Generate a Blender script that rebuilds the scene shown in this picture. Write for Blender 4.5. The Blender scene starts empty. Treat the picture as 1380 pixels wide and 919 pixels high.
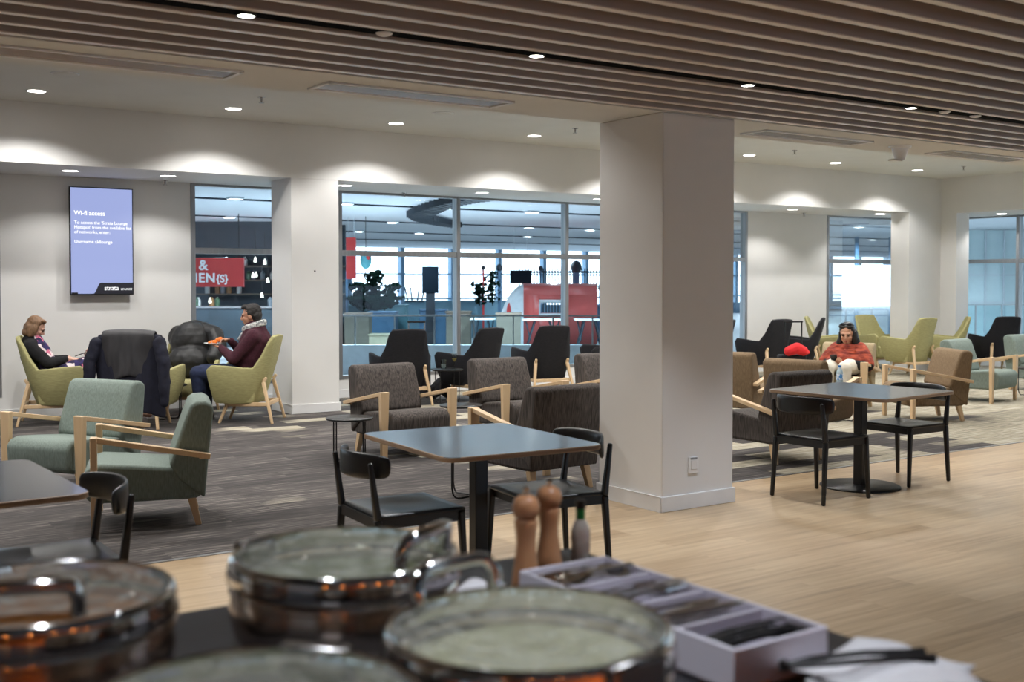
import bpy, bmesh, math, random
from mathutils import Vector, Matrix, noise
SC = bpy.context.scene
COL = SC.collection
PI = math.pi
R = math.radians

# ------------------------------------------------------------------ camera maths
FPX, CX, HOR, EYE = 1523.0, 690.0, 381.0, 1.56
PIT = math.atan(45 / FPX)
CYP = HOR + 45
YAW = math.atan(1040 / FPX)
FW = Vector((math.sin(YAW), math.cos(YAW), 0))
RT = Vector((math.cos(YAW), -math.sin(YAW), 0))
F3 = FW * math.cos(PIT) - Vector((0, 0, 1)) * math.sin(PIT)
U3 = Vector((0, 0, 1)) * math.cos(PIT) + FW * math.sin(PIT)
CAM = Vector((0, 0, EYE))


def ray(px, py):
    return F3 + RT * ((px - CX) / FPX) + U3 * ((CYP - py) / FPX)


def at(px, py, dep):            # the point seen at a pixel, dep metres ahead of the viewer
    d = ray(px, py)
    return CAM + d * (dep / d.dot(FW))


def onz(px, py, z):             # the point seen at a pixel on the level z
    d = ray(px, py)
    return CAM + d * ((z - EYE) / d.z)


# ------------------------------------------------------------------ mesh helpers
class MB:
    def __init__(s):
        s.bm = bmesh.new()

    def add(s, vs, fs, mi=0):
        v = [s.bm.verts.new(p) for p in vs]
        for f in fs:
            try:
                q = s.bm.faces.new([v[i] for i in f])
                q.material_index = mi
            except ValueError:
                pass
        return s

    def box(s, x0, x1, y0, y1, z0, z1, mi=0):
        return s.add([(x0, y0, z0), (x1, y0, z0), (x1, y1, z0), (x0, y1, z0), (x0, y0, z1), (x1, y0, z1), (x1, y1, z1), (x0, y1, z1)],
                     [(0, 3, 2, 1), (4, 5, 6, 7), (0, 1, 5, 4), (1, 2, 6, 5), (2, 3, 7, 6), (3, 0, 4, 7)], mi)

    def obox(s, c, sz, rot=(0, 0, 0), mi=0):
        from mathutils import Euler
        M = Euler(rot).to_matrix()
        h = [a / 2 for a in sz]
        P = []
        for z in (-1, 1):
            for x, y in ((-1, -1), (1, -1), (1, 1), (-1, 1)):
                P.append(Vector(c) + M @ Vector((x * h[0], y * h[1], z * h[2])))
        return s.add(P, [(0, 3, 2, 1), (4, 5, 6, 7), (0, 1, 5, 4), (1, 2, 6, 5), (2, 3, 7, 6), (3, 0, 4, 7)], mi)

    def bar(s, p0, p1, a0, b0, a1=None, b1=None, side=(1, 0, 0), mi=0):   # rectangular bar; a along side, b across
        p0, p1 = Vector(p0), Vector(p1)
        a1 = a0 if a1 is None else a1
        b1 = b0 if b1 is None else b1
        d = (p1 - p0).normalized()
        u = Vector(side)
        u = (u - d * u.dot(d)).normalized()
        w = d.cross(u)
        P = []
        for p, a, b in ((p0, a0, b0), (p1, a1, b1)):
            for i, j in ((-1, -1), (1, -1), (1, 1), (-1, 1)):
                P.append(p + u * (i * a / 2) + w * (j * b / 2))
        return s.add(P, [(0, 3, 2, 1), (4, 5, 6, 7), (0, 1, 5, 4), (1, 2, 6, 5), (2, 3, 7, 6), (3, 0, 4, 7)], mi)

    def tube(s, pts, r, n=8, closed=False, mi=0):
        pts = [Vector(p) for p in pts]
        rs = r if isinstance(r, (list, tuple)) else [r] * len(pts)
        m = len(pts)
        rings = []
        ref = None
        for i, p in enumerate(pts):
            if closed:
                t = (pts[(i + 1) % m] - pts[i - 1]).normalized()
            else:
                t = (pts[min(i + 1, m - 1)] - pts[max(i - 1, 0)]).normalized()
            if ref is None:
                ref = t.orthogonal().normalized()
            ref = (ref - t * ref.dot(t)).normalized()
            w = t.cross(ref)
            rings.append([p + (ref * math.cos(2 * PI * k / n) + w * math.sin(2 * PI * k / n)) * rs[i] for k in range(n)])
        vs = [v for g in rings for v in g]
        fs = []
        for i in range(m if closed else m - 1):
            j = (i + 1) % m
            for k in range(n):
                fs.append((i * n + k, i * n + (k + 1) % n, j * n + (k + 1) % n, j * n + k))
        if not closed:
            fs.append(tuple(reversed(range(n))))
            fs.append(tuple((m - 1) * n + k for k in range(n)))
        return s.add(vs, fs, mi)

    def cyl(s, p0, p1, r0, r1=None, n=14, mi=0):
        return s.tube([p0, p1], [r0, r0 if r1 is None else r1], n, mi=mi)

    def lathe(s, prof, n=32, c=(0, 0, 0), mi=0):
        vs, fs = [], []
        for r, z in prof:
            for k in range(n):
                a = 2 * PI * k / n
                vs.append((c[0] + r * math.cos(a), c[1] + r * math.sin(a), c[2] + z))
        for i in range(len(prof) - 1):
            for k in range(n):
                fs.append((i * n + k, i * n + (k + 1) % n, (i + 1) * n + (k + 1) % n, (i + 1) * n + k))
        s.add(vs, fs, mi)
        return s

    def disc(s, c, r, h, n=32, mi=0):
        return s.lathe([(1e-4, 0), (r, 0), (r, h), (1e-4, h)], n, c, mi)

    def ell(s, c, rad, M=None, n=14, mi=0):
        c = Vector(c)
        M = M or Matrix.Identity(3)
        m = n // 2 + 1
        vs, fs = [], []
        for i in range(m + 1):
            t = PI * i / m
            for k in range(n):
                a = 2 * PI * k / n
                tt = min(max(t, 1e-3), PI - 1e-3)
                vs.append(c + M @ Vector((rad[0] * math.sin(tt) * math.cos(a), rad[1] * math.sin(tt) * math.sin(a), rad[2] * math.cos(tt))))
        for i in range(m):
            for k in range(n):
                fs.append((i * n + k, (i + 1) * n + k, (i + 1) * n + (k + 1) % n, i * n + (k + 1) % n))
        fs.append(tuple(range(n)))
        fs.append(tuple(reversed([m * n + k for k in range(n)])))
        return s.add(vs, fs, mi)

    def caps(s, pts, rs, n=12):           # a chain of capsules, fused later by a remesh
        pts = [Vector(p) for p in pts]
        for i, p in enumerate(pts):
            s.ell(p, (rs[i],) * 3, n=n)
            if i:
                s.cyl(pts[i - 1], p, rs[i - 1], rs[i], n)
        return s

    def prism(s, poly, x0, x1, mi=0):     # (y, z) outline pushed along x
        n = len(poly)
        vs = [(x0, y, z) for y, z in poly] + [(x1, y, z) for y, z in poly]
        fs = [tuple(reversed(range(n))), tuple(range(n, 2 * n))]
        fs += [(i, (i + 1) % n, n + (i + 1) % n, n + i) for i in range(n)]
        return s.add(vs, fs, mi)

    def slab(s, poly, z0, z1, mi=0, mi_side=None):     # (x, y) outline raised from z0 to z1
        n = len(poly)
        s.add([(x, y, z1) for x, y in poly] + [(x, y, z0) for x, y in poly], [tuple(range(n)), tuple(reversed(range(n, 2 * n)))], mi)
        vs = [(x, y, z0) for x, y in poly] + [(x, y, z1) for x, y in poly]
        s.add(vs, [(i, (i + 1) % n, n + (i + 1) % n, n + i) for i in range(n)], mi if mi_side is None else mi_side)
        return s

    def grid(s, P, mi=0, closed=False):
        a, b = len(P), len(P[0])
        fs = []
        for i in range(a - 1):
            for j in range(b if closed else b - 1):
                k = (j + 1) % b
                fs.append((i * b + j, i * b + k, (i + 1) * b + k, (i + 1) * b + j))
        return s.add([p for r in P for p in r], fs, mi)

    def out(s, name, mats, parent=None, bevel=0, seg=2, sub=0, solid=0, offs=-1, rem=0, lap=0, weld=True, ang=40, flat=False):
        if weld:
            bmesh.ops.remove_doubles(s.bm, verts=s.bm.verts, dist=1e-5)
        bmesh.ops.recalc_face_normals(s.bm, faces=s.bm.faces)
        me = bpy.data.meshes.new(name)
        s.bm.to_mesh(me)
        s.bm.free()
        for m in (mats if isinstance(mats, (list, tuple)) else [mats]):
            me.materials.append(m)
        if not flat:
            for p in me.polygons:
                p.use_smooth = True
            if not rem:
                me.set_sharp_from_angle(angle=R(ang))
        o = bpy.data.objects.new(name, me)
        COL.objects.link(o)
        if parent:
            o.parent = parent
        if rem:
            md = o.modifiers.new('fuse', 'REMESH')
            md.mode = 'VOXEL'
            md.voxel_size = rem
            md.use_smooth_shade = True
            if lap:
                q = o.modifiers.new('soften', 'SMOOTH')
                q.factor = .5
                q.iterations = lap
        if solid:
            md = o.modifiers.new('thick', 'SOLIDIFY')
            md.thickness = solid
            md.offset = offs
        if bevel:
            md = o.modifiers.new('edge', 'BEVEL')
            md.width = bevel
            md.segments = seg
            md.limit_method = 'ANGLE'
            md.angle_limit = R(35)
            md.harden_normals = False
        if sub:
            md = o.modifiers.new('round', 'SUBSURF')
            md.levels = md.render_levels = sub
        return o


def tag(o, label, cat, group=None, kind=None):
    o['label'] = label
    o['category'] = cat
    if group:
        o['group'] = group
    if kind:
        o['kind'] = kind
    return o


def struct(o):
    o['kind'] = 'structure'
    return o


def thing(name, label, cat, loc=(0, 0, 0), rz=0, group=None):
    o = bpy.data.objects.new(name, None)
    o.empty_display_size = .1
    COL.objects.link(o)
    o.location = loc
    o.rotation_euler = (0, 0, rz)
    return tag(o, label, cat, group)


def dup(root, label, loc, rz=0, group=None):
    def cp(o, par):
        c = o.copy()
        COL.objects.link(c)
        if par:
            c.parent = par
        for ch in [q for q in kids.get(o.name, ())]:
            cp(ch, c)
        return c
    kids = {}
    for q in list(bpy.data.objects):
        if q.parent:
            kids.setdefault(q.parent.name, []).append(q)
    r = cp(root, None)
    r.location = loc
    r.rotation_euler = (0, 0, rz)
    r['label'] = label
    if group:
        r['group'] = group
    return r


def rrect(w, d, r, n=5, cx=0, cy=0):      # rounded rectangle outline
    P = []
    for sx, sy, a0 in ((1, 1, 0), (-1, 1, 90), (-1, -1, 180), (1, -1, 270)):
        for k in range(n + 1):
            a = R(a0 + 90 * k / n)
            P.append((cx + sx * (w / 2 - r) + r * math.cos(a), cy + sy * (d / 2 - r) + r * math.sin(a)))
    return P


# ------------------------------------------------------------------ materials
def lin(c):
    return tuple((v / 255 / 12.92) if v / 255 <= .04045 else ((v / 255 + .055) / 1.055) ** 2.4 for v in c) + (1,)


def mat(name, c, rough=.5, metal=0, c2=None, sc=(8, 8, 8), var=.5, bump=0, bsc=60, detail=3, coat=0, spec=.5, gen='Object'):
    m = bpy.data.materials.new(name)
    m.use_nodes = True
    nt = m.node_tree
    b = nt.nodes['Principled BSDF']
    b.inputs['Roughness'].default_value = rough
    b.inputs['Metallic'].default_value = metal
    b.inputs['Specular IOR Level'].default_value = spec
    if coat:
        b.inputs['Coat Weight'].default_value = coat
        b.inputs['Coat Roughness'].default_value = .1
    tc = nt.nodes.new('ShaderNodeTexCoord')
    mp = nt.nodes.new('ShaderNodeMapping')
    mp.inputs['Scale'].default_value = sc
    nt.links.new(tc.outputs[gen], mp.inputs[0])
    nz = nt.nodes.new('ShaderNodeTexNoise')
    nz.inputs['Scale'].default_value = 1
    nz.inputs['Detail'].default_value = detail
    nt.links.new(mp.outputs[0], nz.inputs['Vector'])
    rp = nt.nodes.new('ShaderNodeValToRGB')
    e = rp.color_ramp.elements
    c2 = c2 or tuple(v * .93 for v in c)
    e[0].position, e[1].position = .5 - var / 2, .5 + var / 2
    e[0].color, e[1].color = lin(c2), lin(c)
    nt.links.new(nz.outputs['Fac'], rp.inputs[0])
    nt.links.new(rp.outputs[0], b.inputs['Base Color'])
    if bump:
        n2 = nt.nodes.new('ShaderNodeTexNoise')
        n2.inputs['Scale'].default_value = bsc
        nt.links.new(tc.outputs[gen], n2.inputs['Vector'])
        bp = nt.nodes.new('ShaderNodeBump')
        bp.inputs['Strength'].default_value = bump
        bp.inputs['Distance'].default_value = .004
        nt.links.new(n2.outputs['Fac'], bp.inputs['Height'])
        nt.links.new(bp.outputs[0], b.inputs['Normal'])
    return m


def emit(name, c, s):
    m = bpy.data.materials.new(name)
    m.use_nodes = True
    b = m.node_tree.nodes['Principled BSDF']
    b.inputs['Base Color'].default_value = (.01, .01, .012, 1)
    b.inputs['Emission Color'].default_value = lin(c)
    b.inputs['Emission Strength'].default_value = s
    return m


def glass(name, tint, refl=1.0, rough=.02, ior=1.45):      # thin pane: tinted see-through with a mirror coat by angle
    m = bpy.data.materials.new(name)
    m.use_nodes = True
    nt = m.node_tree
    nt.nodes.remove(nt.nodes['Principled BSDF'])
    o = nt.nodes['Material Output']
    t = nt.nodes.new('ShaderNodeBsdfTransparent')
    t.inputs[0].default_value = lin(tint)
    g = nt.nodes.new('ShaderNodeBsdfGlossy')
    g.inputs['Roughness'].default_value = rough
    f = nt.nodes.new('ShaderNodeFresnel')
    f.inputs['IOR'].default_value = ior
    mu = nt.nodes.new('ShaderNodeMath')
    mu.operation = 'MULTIPLY'
    mu.inputs[1].default_value = refl
    mx = nt.nodes.new('ShaderNodeMixShader')
    nt.links.new(f.outputs[0], mu.inputs[0])
    nt.links.new(mu.outputs[0], mx.inputs[0])
    nt.links.new(t.outputs[0], mx.inputs[1])
    nt.links.new(g.outputs[0], mx.inputs[2])
    nt.links.new(mx.outputs[0], o.inputs[0])
    return m


def planks(name, cols, pl, pw, streak, rough, line=.0, offs=.37, olive=None, bump=.0, sheen=0):
    """boards or carpet tiles laid along x: a brick layout picks a tone for each, stretched noise streaks it"""
    m = bpy.data.materials.new(name)
    m.use_nodes = True
    nt = m.node_tree
    L = nt.links.new
    b = nt.nodes['Principled BSDF']
    b.inputs['Roughness'].default_value = rough
    tc = nt.nodes.new('ShaderNodeTexCoord')
    br = nt.nodes.new('ShaderNodeTexBrick')
    br.offset = offs
    br.inputs['Color1'].default_value = (0, 0, 0, 1)
    br.inputs['Color2'].default_value = (1, 1, 1, 1)
    br.inputs['Mortar'].default_value = (.5, .5, .5, 1)
    br.inputs['Scale'].default_value = 1
    br.inputs['Mortar Size'].default_value = line
    br.inputs['Brick Width'].default_value = pl
    br.inputs['Row Height'].default_value = pw
    L(tc.outputs['Object'], br.inputs['Vector'])
    mp = nt.nodes.new('ShaderNodeMapping')
    mp.inputs['Scale'].default_value = streak
    L(tc.outputs['Object'], mp.inputs[0])
    ad = nt.nodes.new('ShaderNodeVectorMath')
    ad.operation = 'MULTIPLY_ADD'
    ad.inputs[1].default_value = (7, 3, 0)
    L(br.outputs['Color'], ad.inputs[0])
    L(mp.outputs[0], ad.inputs[2])
    nz = nt.nodes.new('ShaderNodeTexNoise')
    nz.inputs['Scale'].default_value = 1
    nz.inputs['Detail'].default_value = 4
    L(ad.outputs[0], nz.inputs['Vector'])
    mx = nt.nodes.new('ShaderNodeMath')
    mx.operation = 'MULTIPLY_ADD'
    mx.inputs[1].default_value = cols['brick']
    L(br.outputs['Color'], mx.inputs[0])
    L(nz.outputs['Fac'], mx.inputs[2])
    rp = nt.nodes.new('ShaderNodeValToRGB')
    rp.color_ramp.interpolation = 'LINEAR'
    st = cols['ramp']
    e = rp.color_ramp.elements
    e[0].position, e[0].color = st[0][0], lin(st[0][1])
    e[1].position, e[1].color = st[-1][0], lin(st[-1][1])
    for p, c in st[1:-1]:
        q = e.new(p)
        q.color = lin(c)
    L(mx.outputs[0], rp.inputs[0])
    colr = rp.outputs[0]
    if olive:                                   # a second colourway laid in patches, thicker towards +x
        r2 = nt.nodes.new('ShaderNodeValToRGB')
        e = r2.color_ramp.elements
        e[0].position, e[0].color = olive[0][0], lin(olive[0][1])
        e[1].position, e[1].color = olive[-1][0], lin(olive[-1][1])
        for p, c in olive[1:-1]:
            q = e.new(p)
            q.color = lin(c)
        L(mx.outputs[0], r2.inputs[0])
        b2 = nt.nodes.new('ShaderNodeTexBrick')
        b2.offset = .5
        for k, v in (('Color1', (0, 0, 0, 1)), ('Color2', (1, 1, 1, 1)), ('Mortar', (.5, .5, .5, 1))):
            b2.inputs[k].default_value = v
        b2.inputs['Scale'].default_value = 1
        b2.inputs['Mortar Size'].default_value = 0
        b2.inputs['Brick Width'].default_value = 1.0
        b2.inputs['Row Height'].default_value = .25
        L(tc.outputs['Object'], b2.inputs['Vector'])
        sx = nt.nodes.new('ShaderNodeSeparateXYZ')
        L(tc.outputs['Object'], sx.inputs[0])
        n3 = nt.nodes.new('ShaderNodeTexNoise')
        n3.inputs['Scale'].default_value = .55
        L(tc.outputs['Object'], n3.inputs['Vector'])
        a1 = nt.nodes.new('ShaderNodeMath')
        a1.operation = 'MULTIPLY_ADD'
        a1.inputs[1].default_value = .075
        a1.inputs[2].default_value = -.9
        L(sx.outputs['X'], a1.inputs[0])
        a2 = nt.nodes.new('ShaderNodeMath')
        a2.operation = 'ADD'
        L(a1.outputs[0], a2.inputs[0])
        L(n3.outputs['Fac'], a2.inputs[1])
        a3 = nt.nodes.new('ShaderNodeMath')
        a3.operation = 'MULTIPLY_ADD'
        a3.inputs[1].default_value = .5
        L(b2.outputs['Color'], a3.inputs[0])
        L(a2.outputs[0], a3.inputs[2])
        mr = nt.nodes.new('ShaderNodeMapRange')
        mr.inputs['From Min'].default_value = .42
        mr.inputs['From Max'].default_value = .48
        L(a3.outputs[0], mr.inputs['Value'])
        mm = nt.nodes.new('ShaderNodeMix')
        mm.data_type = 'RGBA'
        L(mr.outputs[0], mm.inputs['Factor'])
        L(rp.outputs[0], mm.inputs['A'])
        L(r2.outputs[0], mm.inputs['B'])
        colr = mm.outputs['Result']
    L(colr, b.inputs['Base Color'])
    if bump:
        n2 = nt.nodes.new('ShaderNodeTexNoise')
        n2.inputs['Scale'].default_value = 300
        L(tc.outputs['Object'], n2.inputs['Vector'])
        bp = nt.nodes.new('ShaderNodeBump')
        bp.inputs['Strength'].default_value = bump
        bp.inputs['Distance'].default_value = .003
        L(n2.outputs['Fac'], bp.inputs['Height'])
        L(bp.outputs[0], b.inputs['Normal'])
    return m


WALL = mat('white_paint', (228, 227, 225), .75, c2=(223, 222, 220), sc=(2, 2, 2), bump=.03, bsc=200)
CEIL = mat('ceiling_paint', (220, 219, 214), .85, c2=(214, 213, 208), sc=(2, 2, 2))
TAUPE = mat('taupe_lacquer', (180, 172, 168), .32, c2=(170, 162, 158), sc=(.8, 30, 30))
BLACKP = mat('black_plastic', (18, 17, 18), .45, c2=(12, 12, 13))
ALU = mat('brushed_aluminium', (158, 158, 158), .38, .6, c2=(140, 141, 143), sc=(40, 40, 2))
SKIRT = mat('skirting_paint', (232, 232, 232), .4, c2=(226, 226, 226))
OAKF = planks('oak_boards', dict(brick=.28, ramp=[(.25, (146, 122, 94)), (.45, (174, 147, 114)), (.65, (188, 162, 128)), (.95, (204, 180, 147))]),
              1.25, .19, (1.6, 24, 1), .34, line=.0015)
CARP = planks('carpet_tiles', dict(brick=.14, ramp=[(.36, (42, 39, 39)), (.54, (62, 57, 56)), (.66, (86, 80, 77)), (.8, (140, 132, 126))]),
              1.0, .25, (2.6, 52, 1), .95, olive=[(.36, (86, 80, 72)), (.5, (134, 127, 110)), (.6, (160, 152, 132)), (.75, (188, 181, 166))], bump=.5)
OAK = mat('pale_ash_wood', (222, 194, 156), .45, c2=(202, 168, 126), sc=(14, 14, 2.2), var=.6)
SAGE = mat('sage_weave', (133, 146, 138), .92, c2=(104, 116, 109), sc=(120, 120, 22), var=.5, bump=.25, bsc=420)
DARKW = mat('charcoal_tweed', (98, 90, 85), .95, c2=(36, 32, 31), sc=(90, 90, 9), var=.5, bump=.3, bsc=420)
BROWN = mat('brown_weave', (138, 116, 88), .92, c2=(104, 84, 62), sc=(120, 120, 22), var=.5, bump=.25, bsc=420)
TANW = mat('beige_weave', (176, 160, 128), .92, c2=(150, 134, 104), sc=(120, 120, 22), var=.5, bump=.25, bsc=420)
OLIVE = mat('olive_green_weave', (178, 172, 122), .9, c2=(152, 147, 100), sc=(18, 18, 130), var=.5, bump=.25, bsc=420)
BLKF = mat('black_wool', (34, 33, 39), .92, c2=(20, 20, 24), sc=(30, 30, 120), var=.5, bump=.25, bsc=420)
BLKW = mat('black_stained_wood', (17, 16, 17), .34, c2=(11, 11, 11), sc=(10, 10, 60))
BLKM = mat('black_powder_coat', (16, 16, 17), .4, c2=(11, 11, 12))
LAMI = mat('dark_laminate', (66, 66, 68), .22, c2=(56, 56, 58), sc=(3, 40, 3), coat=.4)
PLYE = mat('plywood_edge', (156, 128, 100), .5, c2=(112, 90, 70), sc=(2, 2, 160), var=.3)
CHROME = mat('polished_steel', (222, 220, 217), .09, 1, c2=(214, 212, 209))
STEEL = mat('satin_steel', (170, 168, 166), .25, 1, c2=(150, 148, 146))
LIDG = glass('lid_glass', (214, 218, 214), 2.4, .04)
CLEARG = glass('clear_glass', (240, 246, 246), 1.0)
SOLAR = glass('solar_glass', (150, 168, 186), .6)
WINDG = glass('window_glass', (206, 225, 235), .6)
LED = emit('lamp_glow', (255, 250, 240), 14)
# ------------------------------------------------------------------ the room
XL, XR, YF, YB = -7.0, 19.33, -7.0, 13.92
CAR = 6.29
struct(MB().box(XL, XR, YF, CAR - .015, -.06, 0).out('floor_wood', OAKF))
struct(MB().box(XL, XR, CAR + .015, YB + .1, -.06, 0).out('floor_carpet', CARP))
struct(MB().box(XL, XR, CAR - .015, CAR + .015, -.06, .004).out('trim_1', ALU))

# ceilings: slatted part, lower plain strip, high part, soffit of the bulkhead
struct(MB().box(XL, 17.93, YF, 5.73, 2.84, 2.9).out('ceiling_deck', BLACKP))
struct(MB().box(XL, 17.93, 5.73, 6.39, 2.711, 3.6).out('ceiling_strip', CEIL))
struct(MB().box(XL, 17.93, 6.39, 12.52, 3.43, 3.6).out('ceiling_high', CEIL))
struct(MB().box(XL, 17.93, 12.52, YB + .14, 2.80, 3.6).box(17.93, XR + .14, YF, YB + .14, 2.80, 3.6).out('wall_bulkhead', WALL))

w = MB()
w.box(2.45, 4.65, YB, YB + .14, 0, 2.8)
w.box(14.42, 16.56, YB, YB + .14, 0, 2.8)
w.box(XL, .3, YB, YB + .14, 0, 2.8)
for a, b in ((.3, 2.45), (4.65, 14.42), (16.56, XR + .14)):
    w.box(a, b, YB, YB + .14, 0, .25)
struct(w.out('wall_back', WALL))
w = MB().box(XR, XR + .14, 4.0, YB, 0, .25).box(XR, XR + .14, YF, 4.0, 0, 2.8)
struct(w.out('wall_right', WALL))
struct(MB().box(XL - .14, XL, YF, YB + .14, 0, 3.6).out('wall_left', WALL))
w = MB().box(XL, XR, YF - .14, YF, 0, .35).box(XL, XR, YF - .14, YF, 1.45, 3.6)
for x in (XL, -2.2, 3.2, 8.6, 14.0):
    w.box(x, x + .5, YF - .14, YF, .35, 1.45)
struct(w.out('wall_front', WALL))
struct(MB().box(18.45, XR, YB - .5, YB, 2.70, 2.8).out('trim_2', WALL))
struct(MB().box(5.39, 6.005, 12.52, 13.12, 0, 2.8).out('wall_pier', WALL, bevel=.004))
struct(MB().box(17.02, 18.3, 12.52, 12.9, 0, 2.8).box(17.93, 18.3, 12.2, 12.55, 0, 2.8).out('wall_corner', WALL))

# skirting boards
def skirt(n, boxes):
    m = MB()
    for b in boxes:
        m.box(*b)
    struct(m.out('baseboard_' + n, SKIRT, bevel=.004))
skirt('back', [(2.45, 4.66, YB - .015, YB, 0, .11), (4.65, 14.43, YB - .015, YB, 0, .11), (14.42, XR, YB - .015, YB, 0, .11), (XL, 2.45, YB - .015, YB, 0, .11)])
skirt('pier', [(5.375, 6.02, 12.505, 12.52, 0, .11), (5.375, 5.39, 12.505, 13.12, 0, .11), (6.005, 6.02, 12.505, 13.12, 0, .11)])
skirt('corner', [(17.0, 17.93, 12.505, 12.52, 0, .11), (17.915, 17.93, 12.2, 12.52, 0, .11), (17.0, 17.02, 12.505, 12.9, 0, .11)])
skirt('right', [(XR - .015, XR, 4, YB, 0, .11)])

# the square pillar
pil = thing('pillar', 'white square pillar rising from the edge of the carpet to the slatted ceiling', 'pillar', (5.48, 6.07, 0))
pil['kind'] = 'structure'
MB().box(-.335, .335, -.34, .34, 0, 2.71).out('shaft', WALL, pil, bevel=.006)
m = MB()
m.box(-.35, .35, -.355, -.34, 0, .105).box(-.35, .35, .34, .355, 0, .105).box(-.35, -.335, -.34, .34, 0, .105).box(.335, .35, -.34, .34, 0, .105)
m.out('skirting', SKIRT, pil, bevel=.004)
so = thing('wall_socket', 'white square power socket low on the front face of the pillar', 'socket', (5.427, 5.73, .30))
MB().box(-.045, .045, -.012, 0, -.058, .058).out('plate', SKIRT, so, bevel=.004)
MB().box(-.028, .028, -.018, -.012, -.03, .035).out('cover_flap', WALL, so, bevel=.004)
MB().box(-.03, .03, -.015, -.011, .040, .052).out('hinge', ALU, so)

SLAT_LIT = mat('bounce_lit_slat_edge', (230, 222, 213), .3, c2=(222, 213, 204), sc=(.8, 30, 30))  # underside paled to put the floor's bounce light into its colour
VENT = mat('vent_grey', (214, 210, 204), .22, .4, c2=(206, 202, 196))
# ceiling slats, numbered from the dark light slot
SLAT_Y0, DY = 2.675, .2135
ORD = ['first', 'second', 'third', 'fourth', 'fifth', 'sixth', 'seventh', 'eighth', 'ninth', 'tenth', 'eleventh', 'twelfth', 'thirteenth', 'fourteenth']
sl = None
for k in range(-4, 15):
    y = SLAT_Y0 + DY * k
    n = k - 9
    if n <= 0:
        lab = f'{ORD[-n]} taupe ceiling slat on the buffet side of the black light slot'
    else:
        lab = f'{ORD[n - 1]} taupe ceiling slat on the lounge side of the black light slot'
    if sl is None:
        sl = MB().box(XL, 17.92, -.022, .022, -.1225, 0).box(XL, 17.92, -.022, .022, -.1285, -.1225, 1).out('ceiling_slat', [TAUPE, SLAT_LIT], weld=False, flat=True)
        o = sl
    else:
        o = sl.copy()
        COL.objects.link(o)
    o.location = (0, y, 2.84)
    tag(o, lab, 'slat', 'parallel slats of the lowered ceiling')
tk = MB().box(XL, 17.92, 4.624, 4.705, 2.709, 2.838).out('light_track', mat('matt_black', (7, 6, 6), .95, spec=.05))
tag(tk, 'long black light slot running between two taupe ceiling slats', 'light track')

# ------------------------------------------------------------------ lamps
def spot(name, loc, watts, size=133, blend=.42, col=(1, .98, .95), r=.04, parent=None, rot=None):
    L = bpy.data.lights.new(name, 'SPOT')
    L.energy = watts
    L.spot_size = R(size)
    L.spot_blend = blend
    L.color = col
    L.shadow_soft_size = r
    o = bpy.data.objects.new(name, L)
    COL.objects.link(o)
    o.location = loc
    if rot:
        o.rotation_euler = rot
    if parent:
        o.parent = parent
    return o

def downlight(loc, label, group, r=.085, watts=60, size=133, first=[None]):
    if first[0] is None:
        t = thing('downlight', label, 'ceiling light', loc, 0, group)
        MB().lathe([(.085, 0), (.1, 0), (.1, -.006), (.083, -.004), (.083, .0)], 28).out('trim_ring', SKIRT, t)
        MB().lathe([(.0005, -.003), (.083, -.003)], 28).out('diffuser', LED, t)
        first[0] = t
    else:
        t = dup(first[0], label, loc, 0, group)
    spot('lamp', (loc[0], loc[1], loc[2] - .02), watts, size)
    return t

W1, W2, W3 = 82, 42, 100
hi = [(2.42, 'above the wall screen'), (4.41, 'above the end of the screen alcove'), (6.39, 'above the left edge of the wide window'), (8.38, 'above the window behind the glasses'),
      (12.25, 'just right of the pillar'), (14.15, 'above the blank wall by the suitcase'), (16.2, 'nearest the far corner')]
for x, s in hi:
    downlight((x, 11.77, 3.43), f'round white downlight in the high ceiling, {s}', 'downlights in the high ceiling', watts=W1)
for x in (-1.6, .42, 10.3):
    spot('lamp', (x, 11.77, 3.40), W1)
so_ = [(3.04, 'above the wall screen'), (4.125, 'between the wall screen and the window'), (6.39, 'beside the pier'), (8.46, 'above the wide window'),
       (10.52, 'touching the pillar edge'), (14.70, 'above the blank wall'), (17.0, 'above the narrow bright window')]
for i, (x, s) in enumerate(so_):
    downlight((x, 13.12, 2.80), f'small round downlight in the soffit, {s}', 'downlights in the window soffit', watts=W2 if i else 30)
downlight((18.75, 11.85, 2.80), 'small round downlight in the soffit over the right-hand window', 'downlights in the window soffit', watts=W2)
spot('lamp', (12.6, 13.12, 2.77), W2)
for x in (-1.6, .42, 2.42, 4.41, 6.39, 8.38, 10.3, 12.25, 14.15, 16.2):       # rows of the same lamps hidden above the lowered strip
    for y in (7.7, 9.7):
        spot('lamp', (x, y, 3.41), W3)

t0 = None
for i, (x, s) in enumerate(((1.806, 'nearest the left end of the view'), (3.332, 'second from the left'), (4.835, 'above the front of the pillar'), (6.341, 'right of the pillar'))):
    lab = f'small bright spotlight set in the black light slot, {s}'
    if t0 is None:
        t0 = thing('slot_spotlight', lab, 'ceiling light', (x, 4.66, 2.710), 0, 'spotlights in the black slot')
        MB().lathe([(.036, .004), (.044, .004), (.044, -.012), (.036, -.012)], 24).out('bezel', BLACKP, t0)
        MB().lathe([(.0005, -.010), (.036, -.010)], 24).out('lens', LED, t0)
    else:
        dup(t0, lab, (x, 4.66, 2.710))
for x in (-4.2, -2.7, -1.2, .3, 1.806, 3.332, 4.835, 6.341, 7.85, 9.35, 10.85, 12.4, 14.4, 16.4):
    spot('lamp', (x, 4.66, 2.685), 92, 76, .6, (.87, .92, 1))
for k in range(15):
    spot('lamp', (-4.2 + 1.5 * k, 1.43, 2.69), 62, 84, .6, (.87, .92, 1))
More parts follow.
